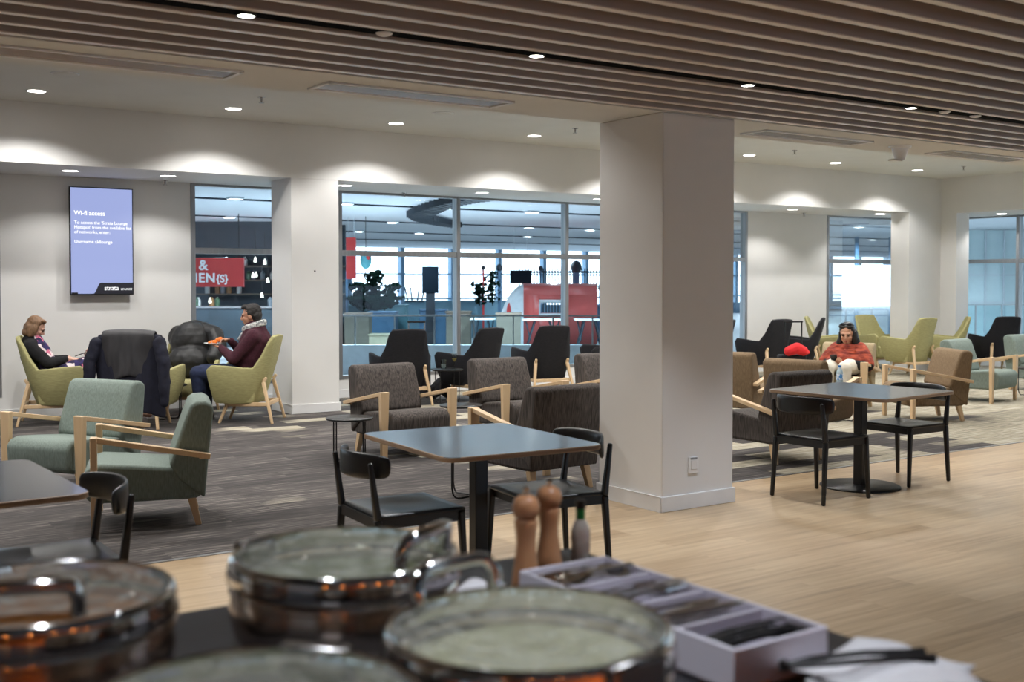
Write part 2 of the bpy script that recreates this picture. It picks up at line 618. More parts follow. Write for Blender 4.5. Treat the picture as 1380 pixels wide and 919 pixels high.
for x in (-4, -1, 2, 5, 8, 11, 14, 17):
    spot('lamp', (x, -2.6, 2.69), 80, 76, .6, (.87, .92, 1))

# linear air vents in the plain strip
def vent(x0, x1, y0, y1, label):
    t = thing('air_vent', label, 'air vent', ((x0 + x1) / 2, (y0 + y1) / 2, 2.711), 0, 'long ceiling vents')
    a, b = (x1 - x0) / 2, (y1 - y0) / 2
    m = MB()
    f = .025
    m.box(-a, a, -b, -b + f, -.012, 0).box(-a, a, b - f, b, -.012, 0).box(-a, -a + f, -b, b, -.012, 0).box(a - f, a, -b, b, -.012, 0)
    m.out('frame', SKIRT, t, bevel=.003)
    m = MB()
    for k in range(9):
        y = -b + f + .014 + k * (2 * b - 2 * f - .02) / 9
        m.bar((-a + f, y, -.006), (a - f, y, -.006), .016, .002, side=(0, 1, .12))
    m.box(-a + f, a - f, -b + f, b - f, -.0015, -.0005)
    m.out('louvres', VENT, t)
vent(.55, 2.28, 5.92, 6.2, 'long ceiling vent above the wall screen and alcove')
vent(2.79, 4.08, 5.94, 6.23, 'long ceiling vent left of the pillar with pale reflections')
vent(6.38, 7.64, 5.96, 6.23, 'long ceiling vent just right of the pillar')
vent(8.71, 9.9, 5.97, 6.26, 'long ceiling vent beyond the hanging sensor')

def puck(name, loc, label, cat, r=.11):
    t = thing(name, label, cat, loc)
    MB().lathe([(.0005, -.016), (r * .8, -.016), (r, -.008), (r, 0)], 28).out('grille', CEIL, t)
    MB().lathe([(r, -.009), (r + .012, -.006), (r + .012, 0)], 28).out('rim', SKIRT, t)
puck('ceiling_speaker', (2.43, 10.64, 3.43), 'flat round ceiling speaker above the screen alcove', 'speaker')
puck('ceiling_speaker', (6.44, 10.78, 3.43), 'flat round grey ceiling speaker behind the long vent', 'speaker')
s0 = None
for x, y, z, lab in ((4.38, 10.9, 3.43, 'small metal sprinkler in the high ceiling left of the vent'), (8.39, 10.93, 3.43, 'small metal sprinkler in the high ceiling beside the pillar'),
                     (12.33, 10.98, 3.43, 'small metal sprinkler in the high ceiling under the vent right of the pillar'), (16.3, 10.98, 3.43, 'small metal sprinkler in the high ceiling near the room corner'),
                     (4.27, 13.7, 2.8, 'small metal sprinkler in the soffit beside the wall screen'), (7.59, 13.75, 2.8, 'small metal sprinkler in the soffit above the wide window'),
                     (15.64, 13.7, 2.8, 'small metal sprinkler in the soffit by the blank wall')):
    if s0 is None:
        s0 = thing('sprinkler', lab, 'sprinkler', (x, y, z + .004), 0, 'ceiling sprinklers')
        MB().lathe([(.04, 0), (.038, -.008), (.012, -.01), (.010, -.04), (.004, -.055)], 16).out('body', STEEL, s0)
        MB().lathe([(.0005, -.056), (.028, -.058), (.028, -.061), (.0005, -.062)], 16).out('deflector', STEEL, s0)
    else:
        dup(s0, lab, (x, y, z + .004))
t = thing('ceiling_sensor', 'white cone-shaped sensor hanging from the plain ceiling strip between two vents', 'sensor', tuple(onz(1213, 197, 2.711)))
MB().lathe([(.0005, 0), (.095, 0), (.09, -.012), (.07, -.02), (.045, -.10), (.04, -.115), (.0005, -.116)], 24).out('housing', SKIRT, t)
MB().box(-.12, .0, -.03, .03, -.128, -.116).out('lens_plate', WALL, t, bevel=.004)
for px, lab in ((528, 'white round detector set in the black ceiling slot left of the middle spotlights'), (1280, 'first small white fitting in the black ceiling slot past the rightmost spotlight'), (1327, 'second small white fitting in the black ceiling slot past the rightmost spotlight')):
    p = onz(px, {528: 40, 1280: 149, 1327: 154}[px], 2.711)
    t = thing('smoke_detector', lab, 'detector', (p.x, 4.66, 2.710))
    MB().lathe([(.034, 0), (.034, -.008), (.02, -.014), (.0005, -.015)], 20).out('head', SKIRT, t)
    MB().lathe([(.039, 0), (.039, -.004), (.034, -.004)], 20).out('base_ring', SKIRT, t)
p = at(425.3, 362.2, 12.9)
t = MB().lathe([(.0005, .006), (.008, .006), (.011, 0), (.011, -.004)], 12).out('wall_button', BLACKP)
t.location = (5.69, 12.52, 1.70)
t.rotation_euler = (R(90), 0, 0)
tag(t, 'tiny black button fixed on the white pier beside the window', 'button')

# ------------------------------------------------------------------ windows
def window(n, axis, c, mull, z0=.25, z1=2.8, zt=(1.925, 2.0), panes=True):
    m = MB()
    lo, hi2 = mull[0], mull[-1]

    def bx(a0, a1, d0, d1, za, zb):
        if axis == 'x':
            m.box(a0, a1, c + d0, c + d1, za, zb)
        else:
            m.box(c + d0, c + d1, a0, a1, za, zb)
    for k in mull:
        bx(k - .03, k + .03, -.01, .12, z0, z1)
    for a, b in zip(mull[:-1], mull[1:]):
        bx(a + .03, b - .03, -.005, .09, zt[0], zt[1])
        bx(a + .03, b - .03, -.005, .09, z0, z0 + .05)
        bx(a + .03, b - .03, -.005, .09, z1 - .03, z1)
    o = struct(m.out('window_%d' % n, ALU, bevel=.003, seg=1))
    for a, b in zip(mull[:-1], mull[1:]):
        for za, zb in ((z0 + .05, zt[0]), (zt[1], z1 - .03)):
            g = MB()
            q = c + .045
            if axis == 'x':
                g.add([(a + .03, q, za), (b - .03, q, za), (b - .03, q, zb), (a + .03, q, zb)], [(0, 1, 2, 3)])
            else:
                g.add([(q, a + .03, za), (q, b - .03, za), (q, b - .03, zb), (q, a + .03, zb)], [(0, 1, 2, 3)])
            g.out('pane', WINDG, o)
    return o
window(1, 'x', YB, [4.68, 6.695, 8.57, 10.53, 12.49, 14.425])
window(2, 'x', YB, [16.545, 18.88])
window(3, 'y', XR, [4.05, 6.01, 7.97, 9.93, 11.89, 13.85])
window(4, 'x', YB, [.33, 2.42])
m = MB()
for x0, x1 in ((-6.5, -2.2), (-1.7, 3.2), (3.7, 8.6), (9.1, 14.0), (14.5, XR)):
    for k in range(4):
        x = x0 + (x1 - x0) * k / 3
        m.box(max(x0, x - .03), min(x1, x + .03), YF - .1, YF - .02, .35, 1.45)
o5 = struct(m.out('window_5', ALU))
for x0, x1 in ((-6.5, -2.2), (-1.7, 3.2), (3.7, 8.6), (9.1, 14.0), (14.5, XR)):
    MB().add([(x0, YF - .06, .35), (x1, YF - .06, .35), (x1, YF - .06, 1.45), (x0, YF - .06, 1.45)], [(0, 1, 2, 3)]).out('pane', SOLAR, o5, flat=True)

# ------------------------------------------------------------------ wall screen
tv = thing('wall_screen', 'tall lit information screen with lilac background on the alcove wall', 'screen', (3.553, YB - .07, 2.05))
SX, SZ = .366, .636
MB().box(-SX, SX, -.03, .0, -SZ, SZ).out('housing', BLACKP, tv, bevel=.004)
MB().box(-.2, .2, 0, .07, -.3, .3).out('bracket', BLACKP, tv)
scr = MB().add([(-SX + .012, -.0305, -SZ + .016), (SX - .012, -.0305, -SZ + .016), (SX - .012, -.0305, SZ - .012), (-SX + .012, -.0305, SZ - .012)], [(0, 1, 2, 3)])
scr = scr.out('display', emit('screen_lilac', (176, 190, 246), .62), tv)
P = [(SX - .012, -SZ + .016), (SX - .012, -SZ + .145), (-.005, -SZ + .145)]
for k in range(9):
    a = k / 8
    P.append((-.02 - .085 * a, -SZ + .145 - .129 * (a * a * (3 - 2 * a))))
MB().add([(x, -.0312, z) for x, z in P], [tuple(range(len(P)))]).out('footer_band', emit('screen_navy', (26, 28, 52), .25), tv, flat=True)
MB().add([(-SX + .014, -.0312, -SZ + .016), (-SX + .085, -.0312, -SZ + .016), (-SX + .085, -.0312, -SZ + .032), (-SX + .014, -.0312, -SZ + .032)], [(0, 1, 2, 3)]).out('maker_badge', BLACKP, tv, flat=True)
WHT = emit('screen_white', (255, 255, 255), 1.0)

def text(s, loc, size, m, par, bold=0, name='lettering', rot=(PI / 2, 0, 0), align='LEFT', space=1.0, ext=0):
    c = bpy.data.curves.new(name, 'FONT')
    c.body = s
    c.size = size
    c.align_x = align
    c.offset = bold
    c.space_character = space
    c.extrude = ext
    f = bpy.data.objects.new(name, c)
    COL.objects.link(f)
    bpy.context.view_layer.update()
    me = bpy.data.meshes.new_from_object(f.evaluated_get(bpy.context.evaluated_depsgraph_get()))
    bpy.data.objects.remove(f)
    bpy.data.curves.remove(c)
    me.name = name
    me.materials.clear()
    me.materials.append(m)
    o = bpy.data.objects.new(name, me)
    COL.objects.link(o)
    o.parent = par
    o.location = loc
    o.rotation_euler = rot
    return o
for s, z, sz, b in (('Wi-fi access', .305, .074, .0012), ("To access the 'Strata Lounge", .200, .054, .0004), ("Hotspot' from the available list", .145, .054, .0004), ('of networks, enter:', .09, .054, .0004), ('Username akllounge', -.025, .054, .0004)):
    text(s, (-SX + .05, -.032, z), sz, WHT, scr, b, space=.98)
text('strata', (.02, -.032, -SZ + .058), .078, WHT, scr, .0004, name='logo_lettering', space=.95)
text('LOUNGE', (.213, -.032, -SZ + .058), .033, WHT, scr, .0003, name='logo_lettering', space=1.0)
# ------------------------------------------------------------------ low wooden-armed lounge chairs
def armchair(label, fab, loc, rz, group):
    t = thing('lounge_armchair', label, 'armchair', loc, rz, group)
    s = [(.375, .235), (.36, .19), (.30, .17), (-.30, .17), (-.34, .20), (-.345, .37), (-.10, .385), (.10, .405), (.28, .42), (.345, .405), (.385, .36)]
    MB().prism(s, -.30, .30).out('seat', fab, t, bevel=.028, seg=3, ang=60)
    b = [(-.352, .175), (-.20, .30), (-.135, .40), (-.165, .50), (-.235, .70), (-.265, .775), (-.30, .798), (-.36, .80), (-.405, .775), (-.41, .74), (-.375, .42)]
    MB().prism(b, -.325, .325).out('backrest', fab, t, bevel=.022, seg=3, ang=60)
    for sx in (-1, 1):
        m = MB()
        x = sx * .36
        m.bar((x, .315, 0), (x, .315, .60), .055, .036, .088, .042)
        m.bar((x, .30, .582), (x, -.385, .452), .055, .034)
        m.bar((x * .86, -.335, .452), (x, -.335, .452), .034, .034, side=(0, 1, 0))
        m.out('armrest', OAK, t, bevel=.004)
        MB().bar((sx * .26, -.27, .175), (sx * .275, -.315, 0), .062, .05, .042, .036).out('leg', OAK, t, bevel=.004)
    return t

G1 = 'wooden-armed lounge chairs'
FAB = dict(s=SAGE, d=DARKW, b=BROWN, t=TANW)
protos = {}
for fk, x, y, a, lab in (
        ('s', 2.083, 8.934, 2.132, 'sage green lounge armchair with ash arms, facing the camera side, behind the other sage one'),
        ('s', 2.201, 7.487, 1.276, 'sage green lounge armchair seen side-on beside the black chair of the nearest dining table'),
        ('d', 4.99, 9.124, 3.185, 'dark grey tweed armchair with the round black side table against its arm'),
        ('d', 6.327, 9.188, 3.168, 'dark grey tweed armchair facing us, middle one of its row of three'),
        ('d', 7.72, 9.25, 3.17, 'dark grey tweed armchair half hidden behind the white pillar'),
        ('d', 5.028, 7.039, .05, 'dark grey tweed armchair with its back turned behind the middle dining table'),
        ('d', 7.581, 6.984, -.042, 'dark grey tweed armchair with its back turned, right of the pillar'),
        ('b', 8.995, 7.779, -1.322, 'brown armchair seen from behind, in front of the woman in the orange shawl'),
        ('b', 9.32, 9.1, -1.2, 'brown armchair seen from behind, next to the pillar edge and the red bag'),
        ('b', 11.218, 8.021, 1.081, 'brown armchair seen side-on behind the right-hand dining table'),
        ('t', 11.355, 9.32, 1.985, 'beige armchair in which the woman in the orange shawl sits'),
        ('s', 13.6, 8.88, 3.3, 'sage green armchair directly behind the brown side-on armchair'),
        ('s', 15.6, 9.2, 3.15, 'sage green armchair cut off by the right edge of the view'),
):
    if fk not in protos:
        protos[fk] = armchair(lab, FAB[fk], (x, y, 0), a, G1)
    else:
        dup(protos[fk], lab, (x, y, 0), a)

# ------------------------------------------------------------------ high-backed shell chairs
def shell_chair(label, fab, loc, rz, group):
    t = thing('shell_armchair', label, 'armchair', loc, rz, group)
    T = [(.345, .30, .60), (.36, .24, .655), (.357, .06, .645), (.342, -.10, .625), (.305, -.20, .62), (.262, -.285, .745), (.235, -.36, .90), (.215, -.405, .965), (.10, -.412, .975), (0, -.413, .975)]
    B = [(.27, .235, .26), (.275, .20, .235), (.27, .05, .225), (.25, -.06, .225), (.225, -.13, .225), (.19, -.165, .225), (.15, -.185, .225), (.11, -.20, .225), (.05, -.205, .225), (0, -.205, .225)]
    rows = 9
    P = []
    for r in range(rows):
        f = r / (rows - 1)
        line = []
        for a, b in zip(B, T):
            bul = math.sin(f * PI) * .03
            p = Vector(b).lerp(Vector(a), 0) * 0 + Vector(a).lerp(Vector(b), f)
            d = Vector((a[0], 0 if a[0] > .2 else a[1], 0))
            d = d.normalized() if d.length > 1e-6 else Vector((0, -1, 0))
            p += d * bul * (1 if a[0] > .18 else .5)
            line.append(p)
        full = line + [Vector((-p.x, p.y, p.z)) for p in reversed(line[:-1])]
        P.append(full)
    m = MB()
    m.grid(P)
    o = m.out('shell', fab, t, solid=.048, offs=0, bevel=.012, seg=3, ang=50)
    s = [(.255, .285), (.235, .235), (.18, .22), (-.18, .215), (-.20, .26), (-.215, .39), (.10, .425), (.22, .425), (.265, .395)]
    MB().prism(s, -.265, .265).out('seat', fab, t, bevel=.025, seg=3, ang=60)
    for sx in (-1, 1):
        MB().bar((sx * .238, -.335, .51), (sx * .235, -.30, .46), .03, .03, .04, .036).bar((sx * .235, -.30, .46), (sx * .31, -.415, 0), .044, .04, .03, .028).out('leg', OAK, t, bevel=.008)
        MB().cyl((sx * .20, .10, .24), (sx * .225, .20, 0), .022, .015).out('leg', OAK, t)
    m = MB()
    for sx in (-1, 1):
        m.bar((sx * .268, -.35, .215), (sx * .20, .14, .205), .03, .042)
    m.bar((-.268, -.345, .215), (.268, -.345, .215), .03, .045, side=(0, 1, 0))
    m.bar((-.2, .12, .20), (.2, .12, .20), .03, .04, side=(0, 1, 0))
    m.out('base_frame', OAK, t, bevel=.005)
    return t

G2 = 'high-backed shell chairs'
pr = {}
for fk, x, y, a, lab in (
        ('o', 2.922, 13.22, -1.85, 'olive green shell chair in which the woman in the black cardigan sits'),
        ('o', 4.668, 12.25, .95, 'olive green shell chair in which the man in the burgundy sweater sits'),
        ('o', 3.64, 12.51, -.65, 'olive green shell chair draped with a navy coat and grey jacket'),
        ('o', 4.38, 13.25, 2.7, 'olive green shell chair heaped with a black puffer coat under the window'),
        ('k', 7.061, 12.878, -.282, 'black shell chair seen from behind, beside the black suitcase by the window'),
        ('k', 7.986, 12.683, .211, 'black shell chair facing the small table with the wine glass'),
        ('k', 9.314, 12.867, -.228, 'black shell chair seen from behind in front of the red train nose'),
        ('k', 10.35, 12.75, 1.15, 'black shell chair mostly hidden by the pillar, only its arm showing'),
        ('k', 12.75, 13.15, .6, 'black shell chair peeking out at the right side of the pillar'),
        ('k', 13.849, 12.95, -.05, 'black shell chair seen from behind beside the suitcase with the red bag'),
        ('k', 14.724, 13.0, .62, 'black shell chair turned sideways behind the suitcase handle'),
        ('o', 15.65, 13.1, -2.5, 'olive green shell chair by the blank wall, behind the sideways black chair'),
        ('o', 16.95, 13.05, 3.0, 'olive green shell chair facing us in front of the narrow bright window'),
        ('o', 16.38, 12.05, -.05, 'olive green shell chair seen from behind, just right of the shawl woman'),
        ('o', 17.32, 12.02, .70, 'olive green shell chair turned sideways below the white room corner'),
        ('k', 18.35, 11.68, -.5, 'black shell chair seen from behind in front of the right-hand window'),
):
    if fk not in pr:
        pr[fk] = shell_chair(lab, OLIVE if fk == 'o' else BLKF, (x, y, 0), a, G2)
    else:
        dup(pr[fk], lab, (x, y, 0), a)

# ------------------------------------------------------------------ dining tables and chairs
def dtable(label, loc, rz, w, d, group):
    t = thing('dining_table', label, 'table', loc, rz, group)
    MB().slab(rrect(w, d, .07), .715, .74, 0, 1).out('tabletop', [LAMI, PLYE], t, bevel=.003, seg=1)
    MB().box(-.037, .037, -.037, .037, .012, .70).out('column', BLKM, t, bevel=.004)
    MB().box(-.2, .2, -.025, .025, .70, .715).box(-.025, .025, -.2, .2, .70, .7149).out('support_plate', BLKM, t)
    MB().lathe([(.0005, 0), (.30, 0), (.30, .008), (.29, .014), (.0005, .016)], 40).out('base_plate', BLKM, t)
    return t
G3 = 'square pedestal dining tables'
dtable('square dark dining table right of the pillar with two black chairs', (7.07, 5.62, 0), .10, 1.0, 1.02, G3)
dtable('square dark dining table left of the pillar behind the pepper mills', (3.2, 5.0, 0), -.07, .90, 1.05, G3)
dtable('square dark dining table cut by the left edge, in front of the sage chairs', (.60, 5.07, 0), .03, 1.02, 1.06, G3)

def dchair(label, loc, rz, group):
    t = thing('dining_chair', label, 'chair', loc, rz, group)
    P = []                                     # seat with a shallow dish
    n = 12
    for i in range(n + 1):
        row = []
        for j in range(n + 1):
            x, y = -.235 + .47 * i / n, -.225 + .46 * j / n
            q = (x / .17) ** 2 + ((y + .01) / .16) ** 2
            row.append((x, y, .46 - .014 * max(0, 1 - q) ** .6))
        P.append(row)
    m = MB()
    m.grid(P)
    m.out('seat', BLKW, t, solid=.016, offs=-1, ang=60)
    m = MB()
    m.bar((-.215, .20, .422), (.215, .20, .422), .022, .05, side=(0, 1, 0)).bar((-.215, -.225, .422), (.215, -.225, .422), .022, .05, side=(0, 1, 0))
    m.bar((-.22, .2, .422), (-.22, -.23, .422), .022, .05).bar((.22, .2, .422), (.22, -.23, .422), .022, .05)
    m.out('seat_frame', BLKW, t)
    for sx in (-1, 1):
        MB().bar((sx * .225, .215, .445), (sx * .235, .24, 0), .036, .036, .026, .026).out('leg', BLKW, t, bevel=.008)
        MB().bar((sx * .225, -.225, .44), (sx * .235, -.255, 0), .036, .036, .026, .026).bar((sx * .225, -.225, .44), (sx * .222, -.262, .715), .036, .034, .026, .022).out('leg', BLKW, t, bevel=.008)
    P = []
    for k in range(15):
        u = -1 + 2 * k / 14
        x = .262 * u
        y = -.285 + .115 * abs(u) ** 2.3
        h = .066 * (1 - .22 * abs(u) ** 4)
        P.append([(x, y - .008, .692 - h), (x, y, .692), (x, y - .004, .692 + h)])
    m = MB()
    m.grid(P)
    m.out('backrest', BLKW, t, solid=.018, offs=0, sub=1, ang=180)
    return t
G4 = 'black wooden dining chairs'
dc = dchair('black dining chair tucked under the right-hand table, on its pillar side', (6.48, 5.50, 0), -1.555, G4)
for x, y, a, lab in ((7.575, 5.61, 1.57, 'black dining chair on the far side of the right-hand table from the pillar'),
                     (2.70, 4.93, -1.64, 'black dining chair with curved back in front of the round side table'),
                     (3.55, 4.87, 1.43, 'black dining chair between the middle table and the pillar'),
                     (1.02, 4.80, 1.57, 'black dining chair at the table on the left edge, behind the buffet dishes')):
    dup(dc, lab, (x, y, 0), a)

# ------------------------------------------------------------------ small round side tables on wire legs
def stable(label, loc, rz, group, r=.205, h=.40):
    t = thing('side_table', label, 'side table', loc, rz, group)
    MB().lathe([(.0005, h - .02), (r - .01, h - .02), (r, h - .012), (r, h - .004), (r - .006, h), (.0005, h)], 40).out('tabletop', BLKM, t)
    for a in (0, PI / 2):
        m = MB()
        c, s = math.cos(a), math.sin(a)
        q = []
        L = r * .86
        o = .012 if a else -.012
        for u, z in ((-L, h - .02), (-L, .09), (-L + .012, .04), (-L + .035, .016), (-L + .08, .007 + (.012 if a else 0)), (L - .08, .007 + (.012 if a else 0)), (L - .035, .016), (L - .012, .04), (L, .09), (L, h - .02)):
            q.append((u * c, u * s, z))
        m.tube(q, .0065, 8)
        m.out('leg', BLKM, t)
    return t
G5 = 'round black wire-legged side tables'
st = stable('round black side table beside the arm of the left dark tweed armchair', (4.33, 8.83, 0), .25, G5)
for x, y, a, lab in ((4.36, 6.93, .2, 'round black side table whose wire legs show under the middle dining table'),
                     (5.66, 9.15, .3, 'round black side table between the two dark tweed armchairs'),
                     (4.03, 12.86, .4, 'round black side table among the four olive shell chairs'),
                     (10.2, 8.4, .4, 'round black side table in front of the shawl woman with a water bottle'),
                     (.95, 8.1, .2, 'round black side table in front of the two sage armchairs'),
                     (14.6, 8.75, .2, 'round black side table between the two sage armchairs at the right edge')):
    dup(st, lab, (x, y, 0), a)

stable('taller round black side table by the window with two glasses on it', (7.45, 12.38, 0), .5, G5, h=.46)

# ------------------------------------------------------------------ suitcases
def suitcase(label, loc, rz, hz, hm, w=.36, d=.22, h=.52):
    t = thing('suitcase', label, 'suitcase', loc, rz)
    MB().slab(rrect(w, d, .05), .05, h).out('shell', BLKF, t, bevel=.02, seg=3)
    m = MB()
    for sx in (-1, 1):
        m.tube([(sx * w * .3, -d * .35, h - .02), (sx * w * .3, -d * .35, hz)], .011, 8)
    m.out('handle_rods', hm, t)
    MB().bar((-w * .34, -d * .35, hz), (w * .34, -d * .35, hz), .03, .025, side=(0, 1, 0)).out('handle', BLACKP, t, bevel=.006)
    for sx in (-1, 1):
        for sy in (-1, 1):
            MB().cyl((sx * w * .38 - .012, sy * d * .3, .025), (sx * w * .38 + .012, sy * d * .3, .025), .025, n=14).out('wheel', BLACKP, t)
    return t
suitcase('black upright suitcase with silver pull handle beside the window chair', (7.6, 13.42, 0), -.6, 1.03, STEEL)
suitcase('black suitcase with raised dark handle beside the red bag', (12.55, 11.2, 0), -.6, 1.0, BLKM, w=.40)
t = MB().caps([(-.12, 0, .03), (0, 0, .07), (.1, .02, .03), (.17, .05, .01)], [.07, .085, .07, .03], 10).out('red_bag', mat('red_cloth', (222, 36, 40), .8, c2=(190, 24, 30), sc=(9, 9, 9), bump=.5, bsc=25), rem=.012, lap=2)
t.location = (12.5, 11.06, .55)
t.rotation_euler = (0, 0, -.6)
tag(t, 'bright red cloth bag lying on the black suitcase behind the brown chairs', 'bag')
t = MB().caps([(-.14, 0, .12), (.0, 0, .2), (.13, 0, .1)], [.1, .13, .1], 10).caps([(-.1, .05, .26), (.02, .05, .40), (.1, .04, .26)], [.02, .018, .02], 8).out('backpack', BLKF, rem=.012, lap=2)
t.location = (13.1, 11.25, 0)
tag(t, 'slumped black backpack on the carpet behind the brown chairs', 'bag')
t = MB().caps([(-.12, 0, .1), (.02, 0, .19), (.12, 0, .08)], [.09, .11, .08], 10).out('travel_bag', BLKF, rem=.012, lap=2)
t.location = (7.72, 13.0, 0)
tag(t, 'small black travel bag under the window behind the side table with glasses', 'bag')

# drinks
g = thing('wine_glass', 'stemmed wine glass with white wine on the side table by the window', 'glass', (7.52, 12.32, .46))
MB().lathe([(.0005, 0), (.032, 0), (.031, .003), (.004, .007), (.0035, .085), (.012, .095), (.032, .13), (.034, .16), (.028, .20)], 24).out('bowl', CLEARG, g)
MB().lathe([(.0005, .096), (.02, .11), (.031, .135), (.031, .138), (.0005, .138)], 24).out('wine', mat('white_wine', (226, 206, 130), .1), g)
g = thing('tumbler', 'straight water tumbler beside the wine glass', 'glass', (7.42, 12.42, .46))
MB().lathe([(.0005, 0), (.033, 0), (.037, .12), (.035, .12), (.031, .006)], 24).out('wall', CLEARG, g)
MB().lathe([(.0005, .007), (.031, .007), (.033, .06), (.0005, .06)], 24).out('water', mat('still_water', (200, 214, 218), .05), g)
g = thing('water_bottle', 'clear plastic water bottle with blue cap and label in front of the shawl woman', 'bottle', (10.2, 8.40, .40))
MB().lathe([(.0005, 0), (.033, 0), (.036, .01), (.036, .15), (.03, .175), (.014, .205), (.014, .215)], 24).out('body', mat('bottle_plastic', (190, 206, 214), .15, c2=(170, 190, 200)), g)
MB().lathe([(.0365, .07), (.037, .07), (.037, .135), (.0365, .135)], 24).out('paper_label', mat('blue_label', (80, 150, 210), .4, c2=(235, 240, 245), sc=(30, 30, 18), var=.1), g)
MB().lathe([(.0005, .232), (.016, .232), (.017, .212), (.0005, .212)], 20).out('cap', mat('blue_cap', (40, 120, 200), .35), g)
# ------------------------------------------------------------------ people
def skin(name, c):
    m = mat(name, c, .5, c2=tuple(v * .92 for v in c), sc=(20, 20, 20))
    m.node_tree.nodes['Principled BSDF'].inputs['Subsurface Weight'].default_value = .08
    m.node_tree.nodes['Principled BSDF'].inputs['Subsurface Radius'].default_value = (.02, .008, .005)
    return m


def headM(yaw, pitch):
    return Matrix.Rotation(yaw, 3, 'Z') @ Matrix.Rotation(-pitch, 3, 'X')


def head_shape(m, c, M, k=1.0):
    """skull, jaw, brow, nose, lips, chin, ears around c; y forward, z up in the head's own axes"""
    c = Vector(c)

    def e(p, r):
        m.ell(c + M @ (Vector(p) * k), [a * k for a in r], M, 14)
    e((0, -.012, .03), (.074, .092, .088))
    e((0, .012, -.03), (.062, .074, .078))
    e((0, .045, -.075), (.038, .034, .034))
    e((0, .070, .022), (.052, .020, .018))
    m.tube([c + M @ (Vector(p) * k) for p in ((0, .083, .018), (0, .098, -.012), (0, .104, -.028))], [.009 * k, .012 * k, .015 * k], 10)
    e((0, .094, -.032), (.018, .012, .010))
    e((0, .079, -.060), (.022, .011, .010))
    e((.030, .068, -.020), (.022, .016, .02))
    e((-.030, .068, -.020), (.022, .016, .02))
    for s in (-1, 1):
        e((s * .074, -.008, -.008), (.011, .020, .032))


def face_bits(c, M, par, lipc, k=1.0):
    c = Vector(c)
    for s in (-1, 1):
        MB().ell(c + M @ (Vector((s * .030, .082, .004)) * k), (.012 * k, .006 * k, .0055 * k), M, 12).out('eye', EYEM, par)
        MB().tube([c + M @ (Vector(p) * k) for p in ((s * .012, .091, .024), (s * .03, .090, .029), (s * .048, .080, .023))], .0035, 6).out('eyebrow', BROWM, par)
    MB().ell(c + M @ (Vector((0, .088, -.060)) * k), (.021 * k, .006 * k, .006 * k), M, 12).out('mouth', lipc, par)


EYEM = mat('eye_dark', (46, 34, 30), .25)
BROWM = mat('eyebrow_hair', (54, 42, 36), .8)


def hand(m, wr, pts_dir, palm_n, k=1.0, curl=.6):
    """palm, four bent fingers of unequal length and a side thumb, from the wrist wr along pts_dir"""
    wr = Vector(wr)
    d = Vector(pts_dir).normalized()
    n = Vector(palm_n)
    n = (n - d * n.dot(d)).normalized()
    s = d.cross(n)
    for u in (-.028, -.01, .01, .028):
        m.caps([wr + s * u * .6 * k, wr + d * .075 * k + s * u * k], [.014 * k, .012 * k], 8)
    for u, L in ((-.030, .062), (-.010, .076), (.010, .080), (.030, .070)):
        a = wr + d * .08 * k + s * u * k
        b = a + (d * math.cos(curl * .6) + n * math.sin(curl * .6)) * L * .5 * k
        c2 = b + (d * math.cos(curl * 1.7) + n * math.sin(curl * 1.7)) * L * .5 * k
        m.caps([a, b, c2], [.0095 * k, .009 * k, .0075 * k], 8)
    t0 = wr + d * .025 * k + s * .034 * k
    t1 = t0 + (d * .6 + s * .7 + n * .4).normalized() * .035 * k
    m.caps([t0, t1, t1 + (d * .9 + n * .5).normalized() * .03 * k], [.013 * k, .011 * k, .009 * k], 8)


def cloth_noise(o, strength, size, mid=.5):
    tx = bpy.data.textures.new('folds', 'CLOUDS')
    tx.noise_scale = size
    md = o.modifiers.new('folds', 'DISPLACE')
    md.texture = tx
    md.strength = strength
    md.mid_level = mid
    md.texture_coords = 'LOCAL'
    return o


def person(label, loc, rz, build, skinm):
    m = MB()
    build(m)
    o = m.out('person', skinm, rem=.0065, lap=3)
    o.location = loc
    o.rotation_euler = (0, 0, rz)
    return tag(o, label, 'person')

# --- the man in burgundy
hc, HM = (0, -.105, 1.185), headM(0, .10)
wrL, wrR = (-.12, .20, .83), (.04, .13, .90)
def man(m):
    head_shape(m, hc, HM, 1.06)
    m.caps([(0, -.12, 1.10), (0, -.16, 1.0)], [.058, .066])
    m.caps([(0, -.16, .98), (0, -.14, .72), (0, -.08, .55)], [.12, .125, .13])
    for s, w in ((-1, wrL), (1, wrR)):
        m.caps([(s * .17, -.17, .96), (s * .245, .03, .72), w], [.06, .045, .03])
        m.caps([(s * .09, -.06, .53), (s * .11, .46, .54), (s * .11, .42, .12)], [.08, .06, .04])
        m.caps([(s * .11, .41, .09), (s * .12, .55, .05)], [.045, .035])
    hand(m, wrL, (.25, .9, .25), (.3, 0, .9), curl=.5)
    hand(m, wrR, (-.25, .9, .15), (-.5, .1, -.8), curl=.9)
SK1 = skin('warm_skin', (206, 152, 124))
pm = person('seated person in burgundy sweater and jeans eating from a plate', (4.668, 12.25, 0), .95, man, SK1)
face_bits(hc, HM, pm, mat('lip_tone', (170, 104, 90), .5), 1.06)
m = MB().caps([(0, -.15, 1.0), (0, -.16, .88), (0, -.13, .72), (0, -.09, .56)], [.145, .19, .195, .185])
m.ell((0, -.05, .70), (.19, .19, .16))
m.ell((0, -.18, .97), (.15, .11, .075))
for s, w in ((-1, wrL), (1, wrR)):
    m.caps([(0, -.16, .97), (s * .18, -.175, .955), (s * .25, .03, .715), w], [.11, .085, .066, .042])
SWEAT = mat('burgundy_knit', (74, 30, 44), .95, c2=(54, 20, 32), sc=(60, 60, 60), bump=.4, bsc=200)
cloth_noise(m.out('sweater', SWEAT, pm, rem=.012, lap=4), .018, .10)
m = MB()
